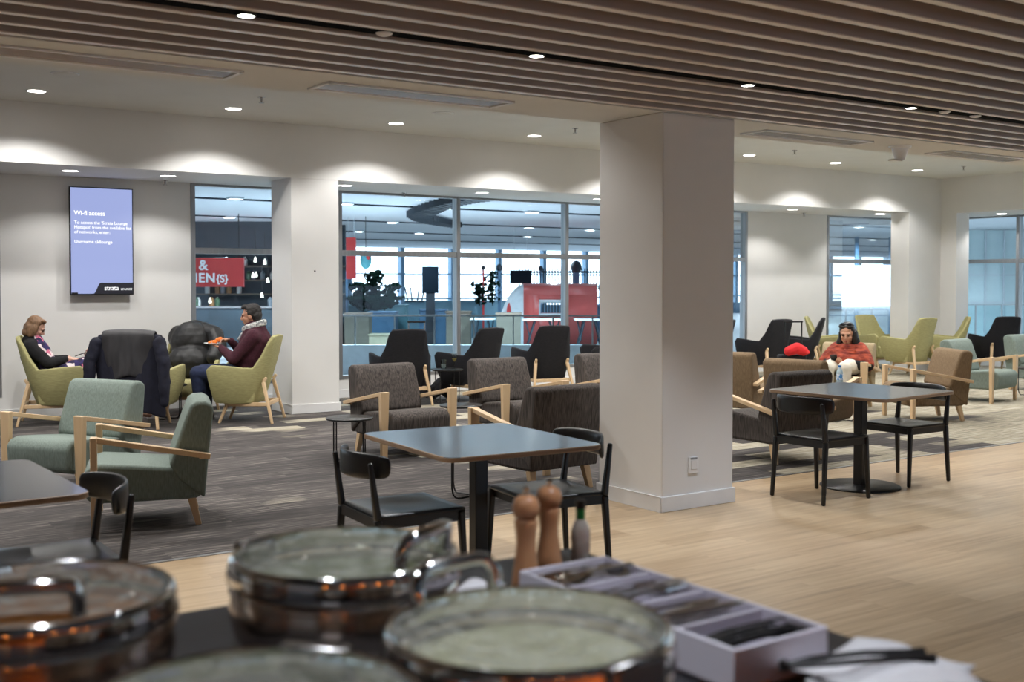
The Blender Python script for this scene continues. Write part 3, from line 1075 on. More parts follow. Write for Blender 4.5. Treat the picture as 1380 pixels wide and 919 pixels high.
for s in (-1, 1):
    m.caps([(s * .085, -.10, .54), (s * .115, .47, .545), (s * .11, .43, .13)], [.12, .088, .062])
cloth_noise(m.out('jeans', mat('dark_denim', (38, 50, 82), .9, c2=(26, 34, 60), sc=(30, 30, 30), bump=.2, bsc=300), pm, rem=.012, lap=3), .012, .08)
m = MB()
for s in (-1, 1):
    m.caps([(s * .11, .40, .06), (s * .12, .56, .045)], [.056, .045]).box(s * .115 - .05, s * .115 + .05, .36, .61, .0, .03)
m.out('shoe', mat('black_leather', (24, 22, 22), .4), pm, rem=.009, lap=2)
sc_ = MB()
for k in range(2):
    sc_.tube([(.105 * math.cos(a), -.145 + .115 * math.sin(a), 1.062 + .022 * k - .04 * math.sin(a)) for a in [2 * PI * q / 18 for q in range(18)]], .027, 10, closed=True)
sc_.caps([(-.03, -.05, 1.01), (-.04, .01, .93)], [.03, .025])
cloth_noise(sc_.out('scarf', mat('grey_white_check', (216, 216, 212), .9, c2=(120, 124, 128), sc=(40, 40, 40), var=.2), pm, rem=.009, lap=1), .012, .04)
m = MB()
h = Vector(hc)
for p, r in (((0, -.030, .055), (.083, .092, .082)), ((0, -.060, .0), (.078, .062, .07)), ((0, -.065, -.045), (.062, .045, .04)), ((0, .045, .100), (.062, .045, .028)), ((.066, -.02, .03), (.02, .04, .035)), ((-.066, -.02, .03), (.02, .04, .035))):
    m.ell(h + HM @ (Vector(p) * 1.06), [a * 1.06 for a in r], HM)
cloth_noise(m.out('hair', mat('grey_black_hair', (58, 54, 52), .75, c2=(30, 28, 28), sc=(90, 90, 30), var=.5), pm, rem=.008, lap=1), .014, .02)

def inchair(chair, p):
    x, y, a = chair
    c, s = math.cos(a), math.sin(a)
    return (x + c * p[0] - s * p[1], y + s * p[0] + c * p[1], p[2])
MC = (4.668, 12.25, .95)
pl = thing('plate', 'white plate with orange food held by the person in burgundy', 'plate', inchair(MC, (-.075, .31, .868)), 0)
MB().lathe([(.0005, .0), (.05, .0), (.095, .014), (.095, .018), (.05, .006), (.0005, .006)], 28).out('dish', mat('white_china', (240, 240, 240), .25), pl)
fm = mat('orange_food', (240, 138, 40), .6, c2=(214, 96, 24), sc=(60, 60, 60))
MB().caps([(-.03, 0, .02), (.03, .01, .024)], [.022, .026], 10).out('food', fm, pl, rem=.006, lap=1)
f2 = MB().caps([(-.02, 0, 0), (.02, 0, .008), (.03, .015, .0)], [.024, .026, .018], 10).out('snack', fm, rem=.006, lap=1)
f2.location = inchair(MC, (.0, .255, .915))
tag(f2, 'orange snack in the raised hand of the person in burgundy', 'food')

# --- the woman in the black cardigan
WC = (2.922, 13.22, -1.85)
hc2, HM2 = (0, -.235, 1.06), headM(0, .55)
wl, wr_ = (-.08, .10, .715), (.08, .12, .715)
def wom(m):
    head_shape(m, hc2, HM2, .98)
    m.caps([(0, -.25, .98), (0, -.27, .90)], [.048, .055])
    m.caps([(0, -.27, .86), (0, -.18, .66), (0, -.08, .52)], [.10, .11, .13])
    for s, w in ((-1, wl), (1, wr_)):
        m.caps([(s * .15, -.28, .86), (s * .21, -.10, .68), w], [.05, .04, .026])
        m.caps([(s * .09, -.06, .53), (s * .08, .44, .68), (s * .06, .72, .34), (s * .06, .82, .12)], [.085, .06, .048, .035])
        m.caps([(s * .06, .83, .09), (s * .06, .95, .06)], [.04, .03])
    hand(m, wl, (.3, .9, -.1), (.3, 0, -1), .92, .35)
    hand(m, wr_, (-.3, .9, -.1), (-.3, 0, -1), .92, .35)
SK2 = skin('pale_skin', (226, 178, 156))
pw = person('seated person in black cardigan and floral dress looking down at a phone', (WC[0], WC[1], 0), WC[2], wom, SK2)
face_bits(hc2, HM2, pw, mat('pink_lips', (190, 108, 104), .45), .98)
FLOR = mat('floral_print', (54, 40, 74), .9, c2=(34, 28, 54), sc=(18, 18, 18))
nt = FLOR.node_tree
vo = nt.nodes.new('ShaderNodeTexVoronoi')
vo.inputs['Scale'].default_value = 24
tc = nt.nodes.new('ShaderNodeTexCoord')
nt.links.new(tc.outputs['Object'], vo.inputs['Vector'])
rp = nt.nodes.new('ShaderNodeValToRGB')
rp.color_ramp.interpolation = 'CONSTANT'
e = rp.color_ramp.elements
e[0].position, e[0].color = 0, lin((40, 34, 66))
e[1].position, e[1].color = .42, lin((206, 110, 140))
for p_, c_ in ((.56, (52, 44, 92)), (.72, (232, 214, 214)), (.84, (150, 60, 96))):
    q_ = e.new(p_)
    q_.color = lin(c_)
nt.links.new(vo.outputs['Color'], rp.inputs[0])
nt.links.new(rp.outputs[0], nt.nodes['Principled BSDF'].inputs['Base Color'])
m = MB().caps([(0, -.24, .90), (0, -.22, .80), (0, -.14, .62), (0, -.06, .53)], [.09, .13, .14, .16])
for s in (-1, 1):
    m.caps([(s * .08, -.06, .54), (s * .09, .44, .67), (s * .07, .66, .42)], [.12, .095, .09])
m.caps([(0, 0, .56), (0, .44, .66), (0, .66, .40)], [.12, .09, .08])
cloth_noise(m.out('floral_dress', FLOR, pw, rem=.012, lap=3), .014, .08)
m = MB().caps([(0, -.29, .90), (0, -.27, .76), (0, -.20, .60), (0, -.14, .52)], [.10, .135, .135, .14])
for s, w in ((-1, wl), (1, wr_)):
    m.caps([(0, -.29, .88), (s * .155, -.285, .855), (s * .215, -.10, .68), (s * .10, .07, .71)], [.09, .078, .062, .042])
cloth_noise(m.out('cardigan', mat('black_knit', (26, 25, 28), .95, c2=(16, 16, 18), sc=(60, 60, 60), bump=.4, bsc=250), pw, rem=.012, lap=3), .014, .09)
m = MB()
h = Vector(hc2)
for p, r in (((0, -.034, .045), (.088, .092, .086)), ((0, -.065, -.02), (.086, .060, .085)), ((.070, -.015, -.035), (.030, .055, .085)), ((-.070, -.015, -.035), (.030, .055, .085)), ((0, -.06, -.09), (.075, .05, .05)), ((.03, .036, .104), (.055, .03, .022)), ((-.045, .03, .092), (.04, .03, .03))):
    m.ell(h + HM2 @ Vector(p), r, HM2)
cloth_noise(m.out('hair', mat('auburn_hair', (150, 116, 86), .6, c2=(104, 76, 54), sc=(70, 70, 18), var=.5), pw, rem=.008, lap=3), .006, .03)
ph = MB().obox((0, 0, 0), (.08, .15, .009)).out('phone', BLACKP, bevel=.004)
ph.location = inchair(WC, (0, .235, .765))
ph.rotation_euler = (.35, 0, WC[2])
tag(ph, 'dark phone held over the floral dress', 'phone')
m = MB().caps([(-.09, 0, .06), (.09, .02, .08)], [.075, .08], 12).caps([(-.08, 0, .14), (0, 0, .2), (.08, .02, .15)], [.014, .014, .014], 8)
o = cloth_noise(m.out('cloth_bag', mat('cream_print_cloth', (206, 190, 172), .9, c2=(150, 84, 92), sc=(26, 26, 26), var=.15), rem=.012, lap=1), .02, .05)
o.location = inchair(WC, (-.02, .42, .70))
tag(o, 'small cream printed cloth bag resting on the lap of the person in the cardigan', 'bag')

# --- the woman in the orange shawl
TC = (11.355, 9.32, 1.985)
DZ = -.065
hc3, HM3 = (-.06, .0, .985 + DZ), headM(.12, .26)
xl, xr = (-.13, .23, .63 + DZ), (.0, .24, .64 + DZ)
def wo3(m):
    head_shape(m, hc3, HM3, 1.12)
    m.caps([(-.06, -.03, .90 + DZ), (-.06, -.08, .82 + DZ)], [.05, .058])
    m.caps([(-.06, -.09, .78 + DZ), (-.05, -.12, .62 + DZ), (-.04, -.08, .50)], [.11, .13, .14])
    for s, w in ((-1, xl), (1, xr)):
        m.caps([(-.06 + s * .17, -.07, .78 + DZ), (-.06 + s * .26, .06, .60 + DZ), w], [.055, .045, .028])
        m.caps([(-.05 + s * .09, -.04, .52), (-.05 + s * .10, .42, .52), (-.05 + s * .10, .44, .12)], [.085, .06, .04])
        m.caps([(-.05 + s * .10, .44, .09), (-.05 + s * .10, .57, .05)], [.045, .033])
    hand(m, xl, (.5, .6, .1), (.4, -.2, .8), .95, .7)
    hand(m, xr, (-.4, .7, .15), (-.3, -.2, .8), .95, .7)
SK3 = skin('tan_skin', (204, 152, 122))
p3 = person('seated person wrapped in an orange shawl looking down at a phone', (TC[0], TC[1], 0), TC[2], wo3, SK3)
face_bits(hc3, HM3, p3, mat('rose_lips', (176, 92, 84), .45), 1.12)
m = MB()
for s, w in ((-1, xl), (1, xr)):
    m.caps([(-.06 + s * .15, -.08, .76 + DZ), (-.06 + s * .275, .05, .60 + DZ), w], [.08, .072, .045])
m.caps([(-.06, -.10, .76 + DZ), (-.05, -.08, .52)], [.15, .17])
cloth_noise(m.out('black_top', mat('black_jersey', (24, 24, 30), .95, c2=(14, 14, 20), sc=(40, 40, 40), bump=.3, bsc=200), p3, rem=.012, lap=3), .014, .08)
SHAWL = mat('orange_red_weave', (178, 80, 54), .9, c2=(100, 36, 32), sc=(9, 9, 34), var=.35, bump=.4, bsc=160)
m = MB()
m.caps([(-.31, -.04, .62), (-.22, -.05, .735), (-.13, -.04, .80), (-.06, .015, .82), (.01, -.04, .80), (.10, -.05, .735), (.19, -.04, .62)], [.06, .075, .07, .06, .07, .075, .06])
m.caps([(-.31, .06, .60), (-.20, .10, .67), (-.06, .125, .69), (.08, .10, .67), (.19, .06, .60)], [.05, .06, .065, .06, .05])
m.caps([(-.2, -.10, .70), (-.06, -.12, .74), (.08, -.10, .70)], [.1, .1, .1])
m.caps([(-.19, -.08, .775), (-.25, -.03, .70), (-.315, .03, .62)], [.115, .115, .095])
m.caps([(.07, -.08, .775), (.13, -.03, .70), (.195, .03, .62)], [.115, .115, .095])
m.caps([(-.20, .02, .72), (.08, .02, .72)], [.085, .085])
m.caps([(.10, .13, .64), (.16, .23, .54), (.145, .31, .44), (.14, .35, .30)], [.06, .055, .055, .045])
for k in range(6):
    m.tube([(-.32 + .025 * k, .03 + .012 * k, .59 + .038 * k), (-.17, .155 - .012 * k, .62 + .035 * k), (-.02, .185 - .018 * k, .655 + .026 * k), (.12, .11, .70 + .016 * k)], [.012, .016, .016, .012], 8)
for v in m.bm.verts:
    v.co.z += DZ
cloth_noise(m.out('shawl', SHAWL, p3, rem=.009, lap=1), .016, .05)
m = MB()
for s in (-1, 1):
    m.caps([(-.05 + s * .09, -.04, .53), (-.05 + s * .105, .43, .525), (-.05 + s * .10, .44, .13)], [.115, .085, .065])
cloth_noise(m.out('trousers', mat('cream_cotton', (226, 220, 206), .9, c2=(204, 198, 184), sc=(10, 10, 10)), p3, rem=.012, lap=3), .014, .08)
m = MB()
for s in (-1, 1):
    m.caps([(-.05 + s * .10, .43, .06), (-.05 + s * .10, .58, .045)], [.055, .042]).box(-.05 + s * .1 - .045, -.05 + s * .1 + .045, .39, .62, 0, .03)
m.out('shoe', BLACKP, p3, rem=.009, lap=2)
m = MB()
h = Vector(hc3)
for p, r in (((0, -.030, .05), (.086, .095, .085)), ((0, -.07, -.03), (.084, .055, .10)), ((.070, -.02, -.055), (.026, .05, .105)), ((-.070, -.02, -.055), (.026, .05, .105)), ((.04, .035, .098), (.045, .03, .02)), ((-.04, .035, .098), (.045, .03, .02)), ((.09, -.03, -.13), (.035, .05, .08)), ((-.095, -.03, -.12), (.045, .06, .09)), ((-.085, -.03, -.04), (.035, .06, .09))):
    m.ell(h + HM3 @ (Vector(p) * 1.12), [a * 1.12 for a in r], HM3)
cloth_noise(m.out('hair', mat('black_hair', (32, 28, 28), .4, c2=(20, 18, 18), sc=(70, 70, 18)), p3, rem=.008, lap=2), .010, .03)
sg = MB()
for s in (-1, 1):
    sg.ell(h + HM3 @ Vector((s * .040, .055, .138)), (.031, .010, .024), HM3, 12)
sg.tube([h + HM3 @ Vector(p) for p in ((-.09, .0, .118), (-.07, .055, .138), (0, .064, .142), (.07, .055, .138), (.09, .0, .118))], .005, 6)
g_ = sg.out('sunglasses', mat('dark_lens', (30, 32, 40), .12))
g_.location, g_.rotation_euler = (TC[0], TC[1], 0), (0, 0, TC[2])
tag(g_, 'dark sunglasses pushed up on the black hair of the person in the shawl', 'sunglasses')
ph = MB().obox((0, 0, 0), (.078, .012, .155)).out('phone', BLACKP, bevel=.004)
ph.location = inchair(TC, (.005, .31, .685 + DZ))
ph.rotation_euler = (-.7, .15, TC[2] + .2)
tag(ph, 'black phone held upright in front of the orange shawl', 'phone')
br_ = MB().tube([(.034 * math.cos(a), .034 * math.sin(a), 0) for a in [2 * PI * q / 18 for q in range(18)]], .007, 8, closed=True).out('bracelet', SKIRT)
br_.location = inchair(TC, (-.155, .21, .625 + DZ))
br_.rotation_euler = (1.1, .5, TC[2])
tag(br_, 'white bracelet on the wrist of the person in the orange shawl', 'bracelet')

# ------------------------------------------------------------------ coats on the olive chairs
def drape(name, label, fab, chair, zt, w, front, back, yb=-.40, amp=.018, nf=5, flare=.10, seed=1, th=.016):
    """a garment hung over a chair back: runs up the inside, over the top and down the outside, with hanging folds"""
    rnd = random.Random(seed)
    ph_ = [rnd.uniform(0, 6) for _ in range(4)]
    prof = []
    for k in range(7):
        f = k / 6
        prof.append((yb + .07 + .10 * (1 - f), zt - front * (1 - f), 1 - f))
    for a in (30, 60, 90, 120, 150):
        prof.append((yb + .035 * math.cos(R(a)) + .02, zt + .035 * math.sin(R(a)), 0))
    for k in range(13):
        f = k / 12
        prof.append((yb - .03 - .05 * f + .03 * f * f, zt - back * f, f))
    P = []
    n = 28
    for y, z, f in prof:
        row = []
        for j in range(n + 1):
            u = -1 + 2 * j / n
            ww = w * (1 + flare * f * (1 if y < yb else .3))
            d = amp * f * (math.sin(u * nf * 3 + ph_[0]) + .6 * math.sin(u * nf * 5.1 + ph_[1] + f * 2))
            sg_ = -1 if y < yb else .3
            wrap = .16 * f * abs(u) ** 3 * (1 if y < yb else 0)
            row.append((ww * u + .01 * math.sin(f * 9 + ph_[2]), y + sg_ * abs(d) * 1.2 + d * .3 + wrap, z - .02 * abs(u) ** 3 - .03 * f * math.sin(u * 4 + ph_[3])))
        P.append(row)
    o = MB()
    o.grid(P)
    o = o.out(name, fab, solid=th, offs=0, sub=1, ang=180)
    o.location = (chair[0], chair[1], 0)
    o.rotation_euler = (0, 0, chair[2])
    return tag(o, label, 'coat') if label else o
NAVY = mat('navy_wool', (26, 28, 46), .9, c2=(18, 18, 32), sc=(20, 20, 20), bump=.3, bsc=300)
GREYJ = mat('grey_nylon', (66, 64, 66), .5, c2=(40, 40, 43), sc=(9, 9, 3), var=.5)
PUFF = mat('black_nylon', (42, 42, 42), .5, c2=(28, 28, 28), sc=(9, 9, 9), bump=.4, bsc=30)
CC = (3.64, 12.51, -.65)
co = drape('navy_coat', 'long navy coat hung over the back of the left olive chair beneath a grey jacket', NAVY, CC, .985, .34, .30, .82, amp=.03, nf=4, flare=.12, seed=3)
for s in (-1, 1):
    cloth_noise(MB().caps([(s * .34, -.42, .92), (s * .40, -.46, .70), (s * .41, -.47, .46), (s * .40, -.46, .30)], [.07, .068, .06, .05]).out('sleeve', NAVY, co, rem=.014, lap=2), .03, .1)
ja = drape('grey_jacket', 'dark grey jacket folded over the navy coat on the olive chair back', GREYJ, CC, 1.025, .285, .25, .48, yb=-.415, amp=.016, nf=3, flare=.03, seed=8, th=.022)
KC = (4.38, 13.25, 2.7)
m = MB()
m.ell((-.02, -.20, .84), (.255, .165, .26))
m.ell((-.02, -.10, .62), (.27, .17, .20))
m.ell((-.06, -.27, .98), (.17, .11, .13))
m.ell((.10, -.25, .90), (.16, .12, .16))
cj = cloth_noise(m.out('puffer_coat', PUFF, rem=.014, lap=4), .025, .16)
m = MB().caps([(-.15, -.27, .99), (-.30, -.16, .94), (-.36, -.02, .80), (-.30, .10, .68)], [.10, .105, .10, .085])
sl_ = cloth_noise(m.out('sleeve', PUFF, cj, rem=.014, lap=3), .02, .1)
cj.location, cj.rotation_euler = (KC[0], KC[1], 0), (0, 0, KC[2])
tag(cj, 'bulky black puffer coat slumped in the olive chair under the window', 'coat')
m = MB().caps([(-.08, 0, .10), (.06, .02, .16), (.1, 0, .05)], [.09, .10, .07], 10).caps([(-.05, 0, .2), (.02, 0, .26), (.07, 0, .2)], [.014, .014, .014], 8)
o = cloth_noise(m.out('handbag', mat('dark_olive_leather', (48, 48, 38), .5), rem=.012, lap=1), .02, .06)
o.location = inchair(CC, (.16, .06, .43))
tag(o, 'small dark handbag standing on the seat of the chair with the navy coat', 'bag')
# ------------------------------------------------------------------ buffet counter and what stands on it
CT = mat('dark_oak_counter', (44, 43, 47), .4, c2=(30, 29, 31), sc=(3, 40, 10), var=.6)
bc = thing('buffet_counter', 'dark buffet counter carrying the steaming dishes and cutlery tray', 'counter', (-.4, 1.475, 0))
MB().box(-2.4, 2.1, -.755, .755, .86, .90).out('worktop', CT, bc, bevel=.004)
MB().box(-2.35, 2.04, -.70, .70, .09, .86).out('cabinet', BLACKP, bc)
MB().box(-2.3, 2.0, -.66, .66, 0, .09).out('plinth', BLACKP, bc)

SATIN = mat('satin_dish_steel', (214, 200, 188), .2, 1, c2=(204, 188, 174))

def dish(label, x, y, ang, food, group='round chafing dishes with glass lids'):
    t = thing('chafing_dish', label, 'chafing dish', (x, y, .90), ang, group)
    MB().lathe([(.0005, 0), (.165, 0), (.182, .006), (.199, .03), (.2075, .062), (.208, .082), (.203, .104), (.209, .108), (.2075, .120), (.204, .124), (.192, .124), (.190, .100), (.16, .095), (.0005, .095)], 64).out('base_pan', SATIN, t)
    MB().lathe([(.0005, .112), (.12, .116), (.180, .114), (.186, .108)], 40).out('food', food, t)
    lid = MB().lathe([(.200, .126), (.2125, .127), (.2145, .132), (.2085, .160), (.2065, .167), (.203, .170), (.198, .168), (.200, .160), (.203, .150)], 64).out('lid_ring', CHROME, t)
    MB().lathe([(.199, .167), (.15, .180), (.10, .188), (.05, .192), (.0005, .193)], 48).out('glass_dome', STEAM, lid)
    h = MB()
    h.tube([(.165, -.075, .172), (.168, -.075, .20), (.176, -.066, .218), (.180, -.045, .222), (.180, .045, .222), (.176, .066, .218), (.168, .075, .20), (.165, .075, .172)], .0125, 10)
    h.out('handle', CHROME, lid)
    MB().box(-.222, -.195, -.05, .05, .11, .172).out('hinge', STEEL, t, bevel=.006)
    return t
STEAM = mat('steamed_glass', (232, 232, 222), .25, c2=(196, 198, 186), sc=(7, 7, 7), var=.6)
_nt = STEAM.node_tree
_tr = _nt.nodes.new('ShaderNodeBsdfTransparent')
_tr.inputs[0].default_value = lin((214, 218, 208))
_mx = _nt.nodes.new('ShaderNodeMixShader')
_ns = _nt.nodes.new('ShaderNodeTexNoise')
_ns.inputs['Scale'].default_value = 9
_mr = _nt.nodes.new('ShaderNodeMapRange')
_mr.inputs['From Min'].default_value, _mr.inputs['From Max'].default_value = .35, .7
_mr.inputs['To Min'].default_value, _mr.inputs['To Max'].default_value = .16, .44
_nt.links.new(_ns.outputs['Fac'], _mr.inputs['Value'])
_nt.links.new(_mr.outputs[0], _mx.inputs[0])
_nt.links.new(_tr.outputs[0], _mx.inputs[1])
_nt.links.new(_nt.nodes['Principled BSDF'].outputs[0], _mx.inputs[2])
_nt.nodes['Principled BSDF'].inputs['Coat Weight'].default_value = 1
_nt.nodes['Principled BSDF'].inputs['Coat Roughness'].default_value = .03
_nt.links.new(_mx.outputs[0], _nt.nodes['Material Output'].inputs[0])
FOOD1 = mat('browned_food', (206, 128, 58), .6, c2=(140, 74, 30), sc=(18, 18, 18))
FOOD2 = mat('green_vegetable_food', (132, 134, 92), .6, c2=(92, 96, 62), sc=(18, 18, 18))
FOOD3 = mat('pale_rice', (216, 208, 184), .7, c2=(182, 172, 146), sc=(30, 30, 30))

def hang(rx, fy):       # heading of a handle given along view right / view ahead
    v = RT * rx + FW * fy
    return math.atan2(v.y, v.x)
dish('chafing dish on the left edge with browned food under its glass lid', .387, 1.90, hang(.25, -.95), FOOD1)
dish('chafing dish with green-grey food, nearest the middle dining table', .909, 1.874, hang(.9, -.45), FOOD2)
dish('chafing dish with pale rice under the lid, next to the cutlery tray', .93, 1.32, hang(-.65, .75), FOOD3)
dish('chafing dish at the bottom edge, in front of the white tent card', .484, 1.252, hang(-.2, -.98), FOOD2)

MILLW = mat('waxed_beech', (206, 154, 112), .4, c2=(184, 128, 88), sc=(30, 30, 4))
for x, y, h, lab in ((1.385, 1.975, .222, 'wooden pepper mill, the nearer one beside the cutlery tray'), (1.519, 2.075, .212, 'wooden pepper mill, the farther one beside the sauce bottle')):
    t = thing('pepper_mill', lab, 'pepper mill', (x, y, .90), 0, 'wooden mills')
    k = h / .222
    MB().lathe([(.0005, 0), (.029, 0), (.030, .012), (.028, .03), (.025, .05), (.0205, .085), (.0195, .105), (.0215, .13), (.0235, .145), (.0225, .152), (.0195, .155)], 28).out('body', MILLW, t)
    MB().lathe([(.0195, .156), (.024, .160), (.0275, .172), (.0275, .184), (.023, .197), (.012, .205), (.0005, .206)], 28).out('head', MILLW, t)
    MB().lathe([(.0005, .204), (.005, .206), (.0045, .212), (.007, .216), (.006, .222), (.0005, .224)], 16).out('knob', CHROME, t)
    t.scale = (1.07, 1.07, k)
t = thing('sauce_bottle', 'small clear sauce bottle with green neck and black cap', 'bottle', (1.63, 2.10, .90))
MB().lathe([(.0005, 0), (.021, 0), (.023, .006), (.023, .075), (.017, .092), (.0095, .105), (.0095, .112)], 24).out('body', mat('cloudy_glass', (190, 190, 182), .12, c2=(170, 150, 140), sc=(20, 20, 20)), t)
MB().lathe([(.0102, .100), (.011, .104), (.011, .128), (.0005, .129)], 20).out('neck_band', mat('green_foil', (22, 122, 60), .35), t)
MB().lathe([(.0115, .128), (.0125, .130), (.0125, .148), (.0005, .149)], 20).out('cap', BLACKP, t)

TRAY = mat('white_tray_plastic', (226, 222, 232), .4, c2=(220, 216, 226))
TX0, TX1, TY0, TY1 = 1.305, 1.530, 1.28, 1.885
t = thing('cutlery_tray', 'white four-compartment cutlery tray on the end of the buffet counter', 'tray', (0, 0, .90))
m = MB()
w_ = .007
m.box(TX0, TX1, TY0, TY1, .0, .006)
m.box(TX0, TX0 + w_, TY0, TY1, .006, .072).box(TX1 - w_, TX1, TY0, TY1, .006, .072).box(TX0 + w_, TX1 - w_, TY0, TY0 + w_, .006, .072).box(TX0 + w_, TX1 - w_, TY1 - w_, TY1, .006, .072)
m.out('body', TRAY, t, bevel=.002)
DIV = (1.736, 1.575, 1.428)
for d in DIV:
    MB().box(TX0 + w_, TX1 - w_, d - .0035, d + .0035, .006, .068).out('divider', TRAY, t)

def cutlery(kind, m_):
    m = MB()
    L = .195
    n = 14
    P = []
    for i in range(n + 1):
        f = i / n
        x = -L / 2 + L * f
        if kind == 'spoon':
            w = .0075 - .004 * f / .62 if f < .62 else .0035 + .0165 * math.sin(min(1, (f - .62) / .38) * PI * .93) ** .8
            z = .004 * math.sin(f * PI) - (.006 * math.sin((f - .66) / .34 * PI) if f > .66 else 0)
        elif kind == 'knife':
            w = .008 - .002 * f if f < .52 else .0092 * (1 - max(0, f - .85) / .17)
            z = 0
        else:
            w = .0075 - .004 * f / .6 if f < .6 else .0035 + .0095 * min(1, (f - .6) / .12)
            z = .004 * math.sin(f * PI)
        P.append([(x, -w, z), (x, 0, z - (.003 if kind == 'spoon' and f > .66 else 0)), (x, w, z)])
    if kind == 'fork':
        m.grid(P[:11])
        for u in (-.0105, -.0035, .0035, .0105):
            m.bar((P[10][1][0], u, P[10][1][2]), (L / 2, u * .95, .003), .0032, .0016, side=(0, 1, 0))
    else:
        m.grid(P)
    return m.out(kind, m_, solid=.0022, offs=0, ang=60)
rnd = random.Random(5)
for kind, yc, hw, mt, nn, lab in (('spoon', 1.81, .055, CHROME, 9, 'polished spoon in the compartment nearest the pepper mills'),
                                  ('fork', 1.655, .055, CHROME, 9, 'polished fork in the second compartment from the mills'),
                                  ('knife', 1.50, .05, CHROME, 9, 'polished knife in the third compartment from the mills'),
                                  ('serving_spoon', 1.36, .045, BLACKP, 7, 'black serving spoon in the compartment by the napkins')):
    first = None
    for i in range(nn):
        if first is None:
            o = cutlery('spoon' if kind == 'serving_spoon' else kind, mt)
            o.name = kind
            first = o
        else:
            o = first.copy()
            COL.objects.link(o)
        lay = i // 4
        o.location = ((TX0 + TX1) / 2 + rnd.uniform(-.004, .004), yc + (i % 4 - 1.5) / 1.5 * hw * .62 + rnd.uniform(-.006, .006), .952 + lay * .011 + rnd.uniform(0, .003))
        o.rotation_euler = (rnd.uniform(-.25, .25), rnd.uniform(-.04, .04), rnd.uniform(-.1, .1) + (PI if rnd.random() < .3 else 0))
        tag(o, lab, 'cutlery', kind.replace('_', ' ') + 's in the cutlery tray')
NAP = mat('white_paper', (232, 230, 232), .8, c2=(224, 222, 226))
def sheet(name, label, c, w, d, rz, amp, seed, cat):
    rn = random.Random(seed)
    a, b = rn.uniform(0, 6), rn.uniform(0, 6)
    P = [[(-w / 2 + w * i / 10, -d / 2 + d * j / 10, amp * (1.4 + math.sin(i * .5 + a) + .5 * math.sin(j * .7 + b)) * (1 if seed else 0)) for j in range(11)] for i in range(11)]
    m = MB()
    m.grid(P)
    o = m.out(name, NAP, solid=.003, offs=1, ang=180)
    o.location, o.rotation_euler = c, (0, 0, rz)
    return tag(o, label, cat)
sheet('napkin', 'crumpled white paper napkin under the black tongs by the counter end', (1.55, 1.20, .902), .27, .22, .15, .010, 3, 'napkin')
sheet('napkin', 'white paper napkin sticking up between the tray and the black tongs', (1.50, 1.12, .918), .24, .14, -.3, .012, 6, 'napkin')
sheet('napkin', 'folded white napkin beside the foot of the nearer pepper mill', (1.27, 2.00, .902), .10, .09, .4, .006, 9, 'napkin')
t = thing('tongs', 'black serving tongs lying across the white napkins', 'tongs', (1.47, 1.165, .958), -.35)
for s in (-1, 1):
    MB().tube([(-.13, 0, 0), (-.08, s * .014, .003), (.02, s * .018, .003), (.09, s * .012, 0), (.125, s * .016, -.004)], [.006, .005, .005, .006, .009], 8).out('arm', BLACKP, t)
MB().cyl((-.134, 0, -.006), (-.134, 0, .008), .008).out('hinge', BLACKP, t)
t = MB().add([(-.04, -.018, 0), (.04, -.018, 0), (.04, 0, .055), (-.04, 0, .055), (.04, .018, 0), (-.04, .018, 0)], [(0, 1, 2, 3), (3, 2, 4, 5)]).out('tent_card', NAP, solid=.002, flat=True)
t.location, t.rotation_euler = (.685, 1.56, .90), (0, 0, -.35)
tag(t, 'blank white tent card in front of the chafing dish with green-grey food', 'card')

# unseen copper heat lamps added behind the viewer for orange glints on the dishes
COP = mat('copper', (214, 128, 84), .22, 1)
WARM = emit('glint_bulb', (255, 150, 66), 40)
hl = None
for x, y, s in ((-1.5, -.6, 'over the far left'), (-.6, -.95, 'second'), (.3, -1.3, 'third'), (1.2, -1.6, 'fourth'), (2.1, -1.9, 'over the far right')):
    lab = f'unseen copper heat lamp added for glints on the dishes, {s}'
    if hl is None:
        hl = thing('glint_lamp', lab, 'lamp', (x, y, 1.62), 0, 'lamps added for orange glints')
        MB().lathe([(.09, 0), (.085, .05), (.05, .12), (.02, .16), (.0005, .165)], 28).out('lamp_shade', COP, hl, solid=.002)
        MB().cyl((0, 0, .16), (0, 0, 1.215), .005).out('cord', BLACKP, hl)
        MB().ell((0, 0, .035), (.045, .045, .05)).out('bulb', WARM, hl)
    else:
        dup(hl, lab, (x, y, 1.62))
    spot('lamp', (x, y, 1.58), 38, 150, .5, (1, .55, .25), .04)
kc = thing('reflection_panel', 'unseen orange panel added behind the viewer for reflections in the dishes', 'partition', (0, -2.6, 0))  # unseen panel added to give the dish steel warm reflections
kc['kind'] = 'structure'
MB().box(-4, 5, -.06, .06, 0, 2.0).out('panel', mat('orange_reflector', (186, 118, 70), .45, c2=(150, 88, 48), sc=(2, 2, 12)), kc)
# ------------------------------------------------------------------ the concourse beyond the glass
CONC = mat('grey_terrazzo', (176, 180, 182), .35, c2=(160, 164, 168), sc=(2, 2, 2))
CCEIL = mat('concourse_ceiling', (206, 210, 214), .8, c2=(196, 200, 206), sc=(1, 30, 1))
DKB = mat('dark_slate_panel', (34, 46, 58), .6, c2=(26, 36, 46))
MIDB = mat('blue_panel', (78, 112, 142), .6, c2=(66, 98, 128))
PLY = mat('grey_board', (112, 102, 90), .75, c2=(94, 86, 76), sc=(3, 3, 12))
LEAF = mat('dark_leaf', (15, 32, 27), .95, spec=0, c2=(16, 32, 28), sc=(9, 9, 9))
RED = mat('red_paint', (196, 60, 58), .4, c2=(182, 48, 48))
PALEB = mat('pale_grey_paint', (196, 204, 210), .5)
struct(MB().box(-40, 95, YB + .14, 42, -.06, 0).box(XR + .14, 95, -20, YB + .14, -.06, 0).out('floor_concourse', CONC))
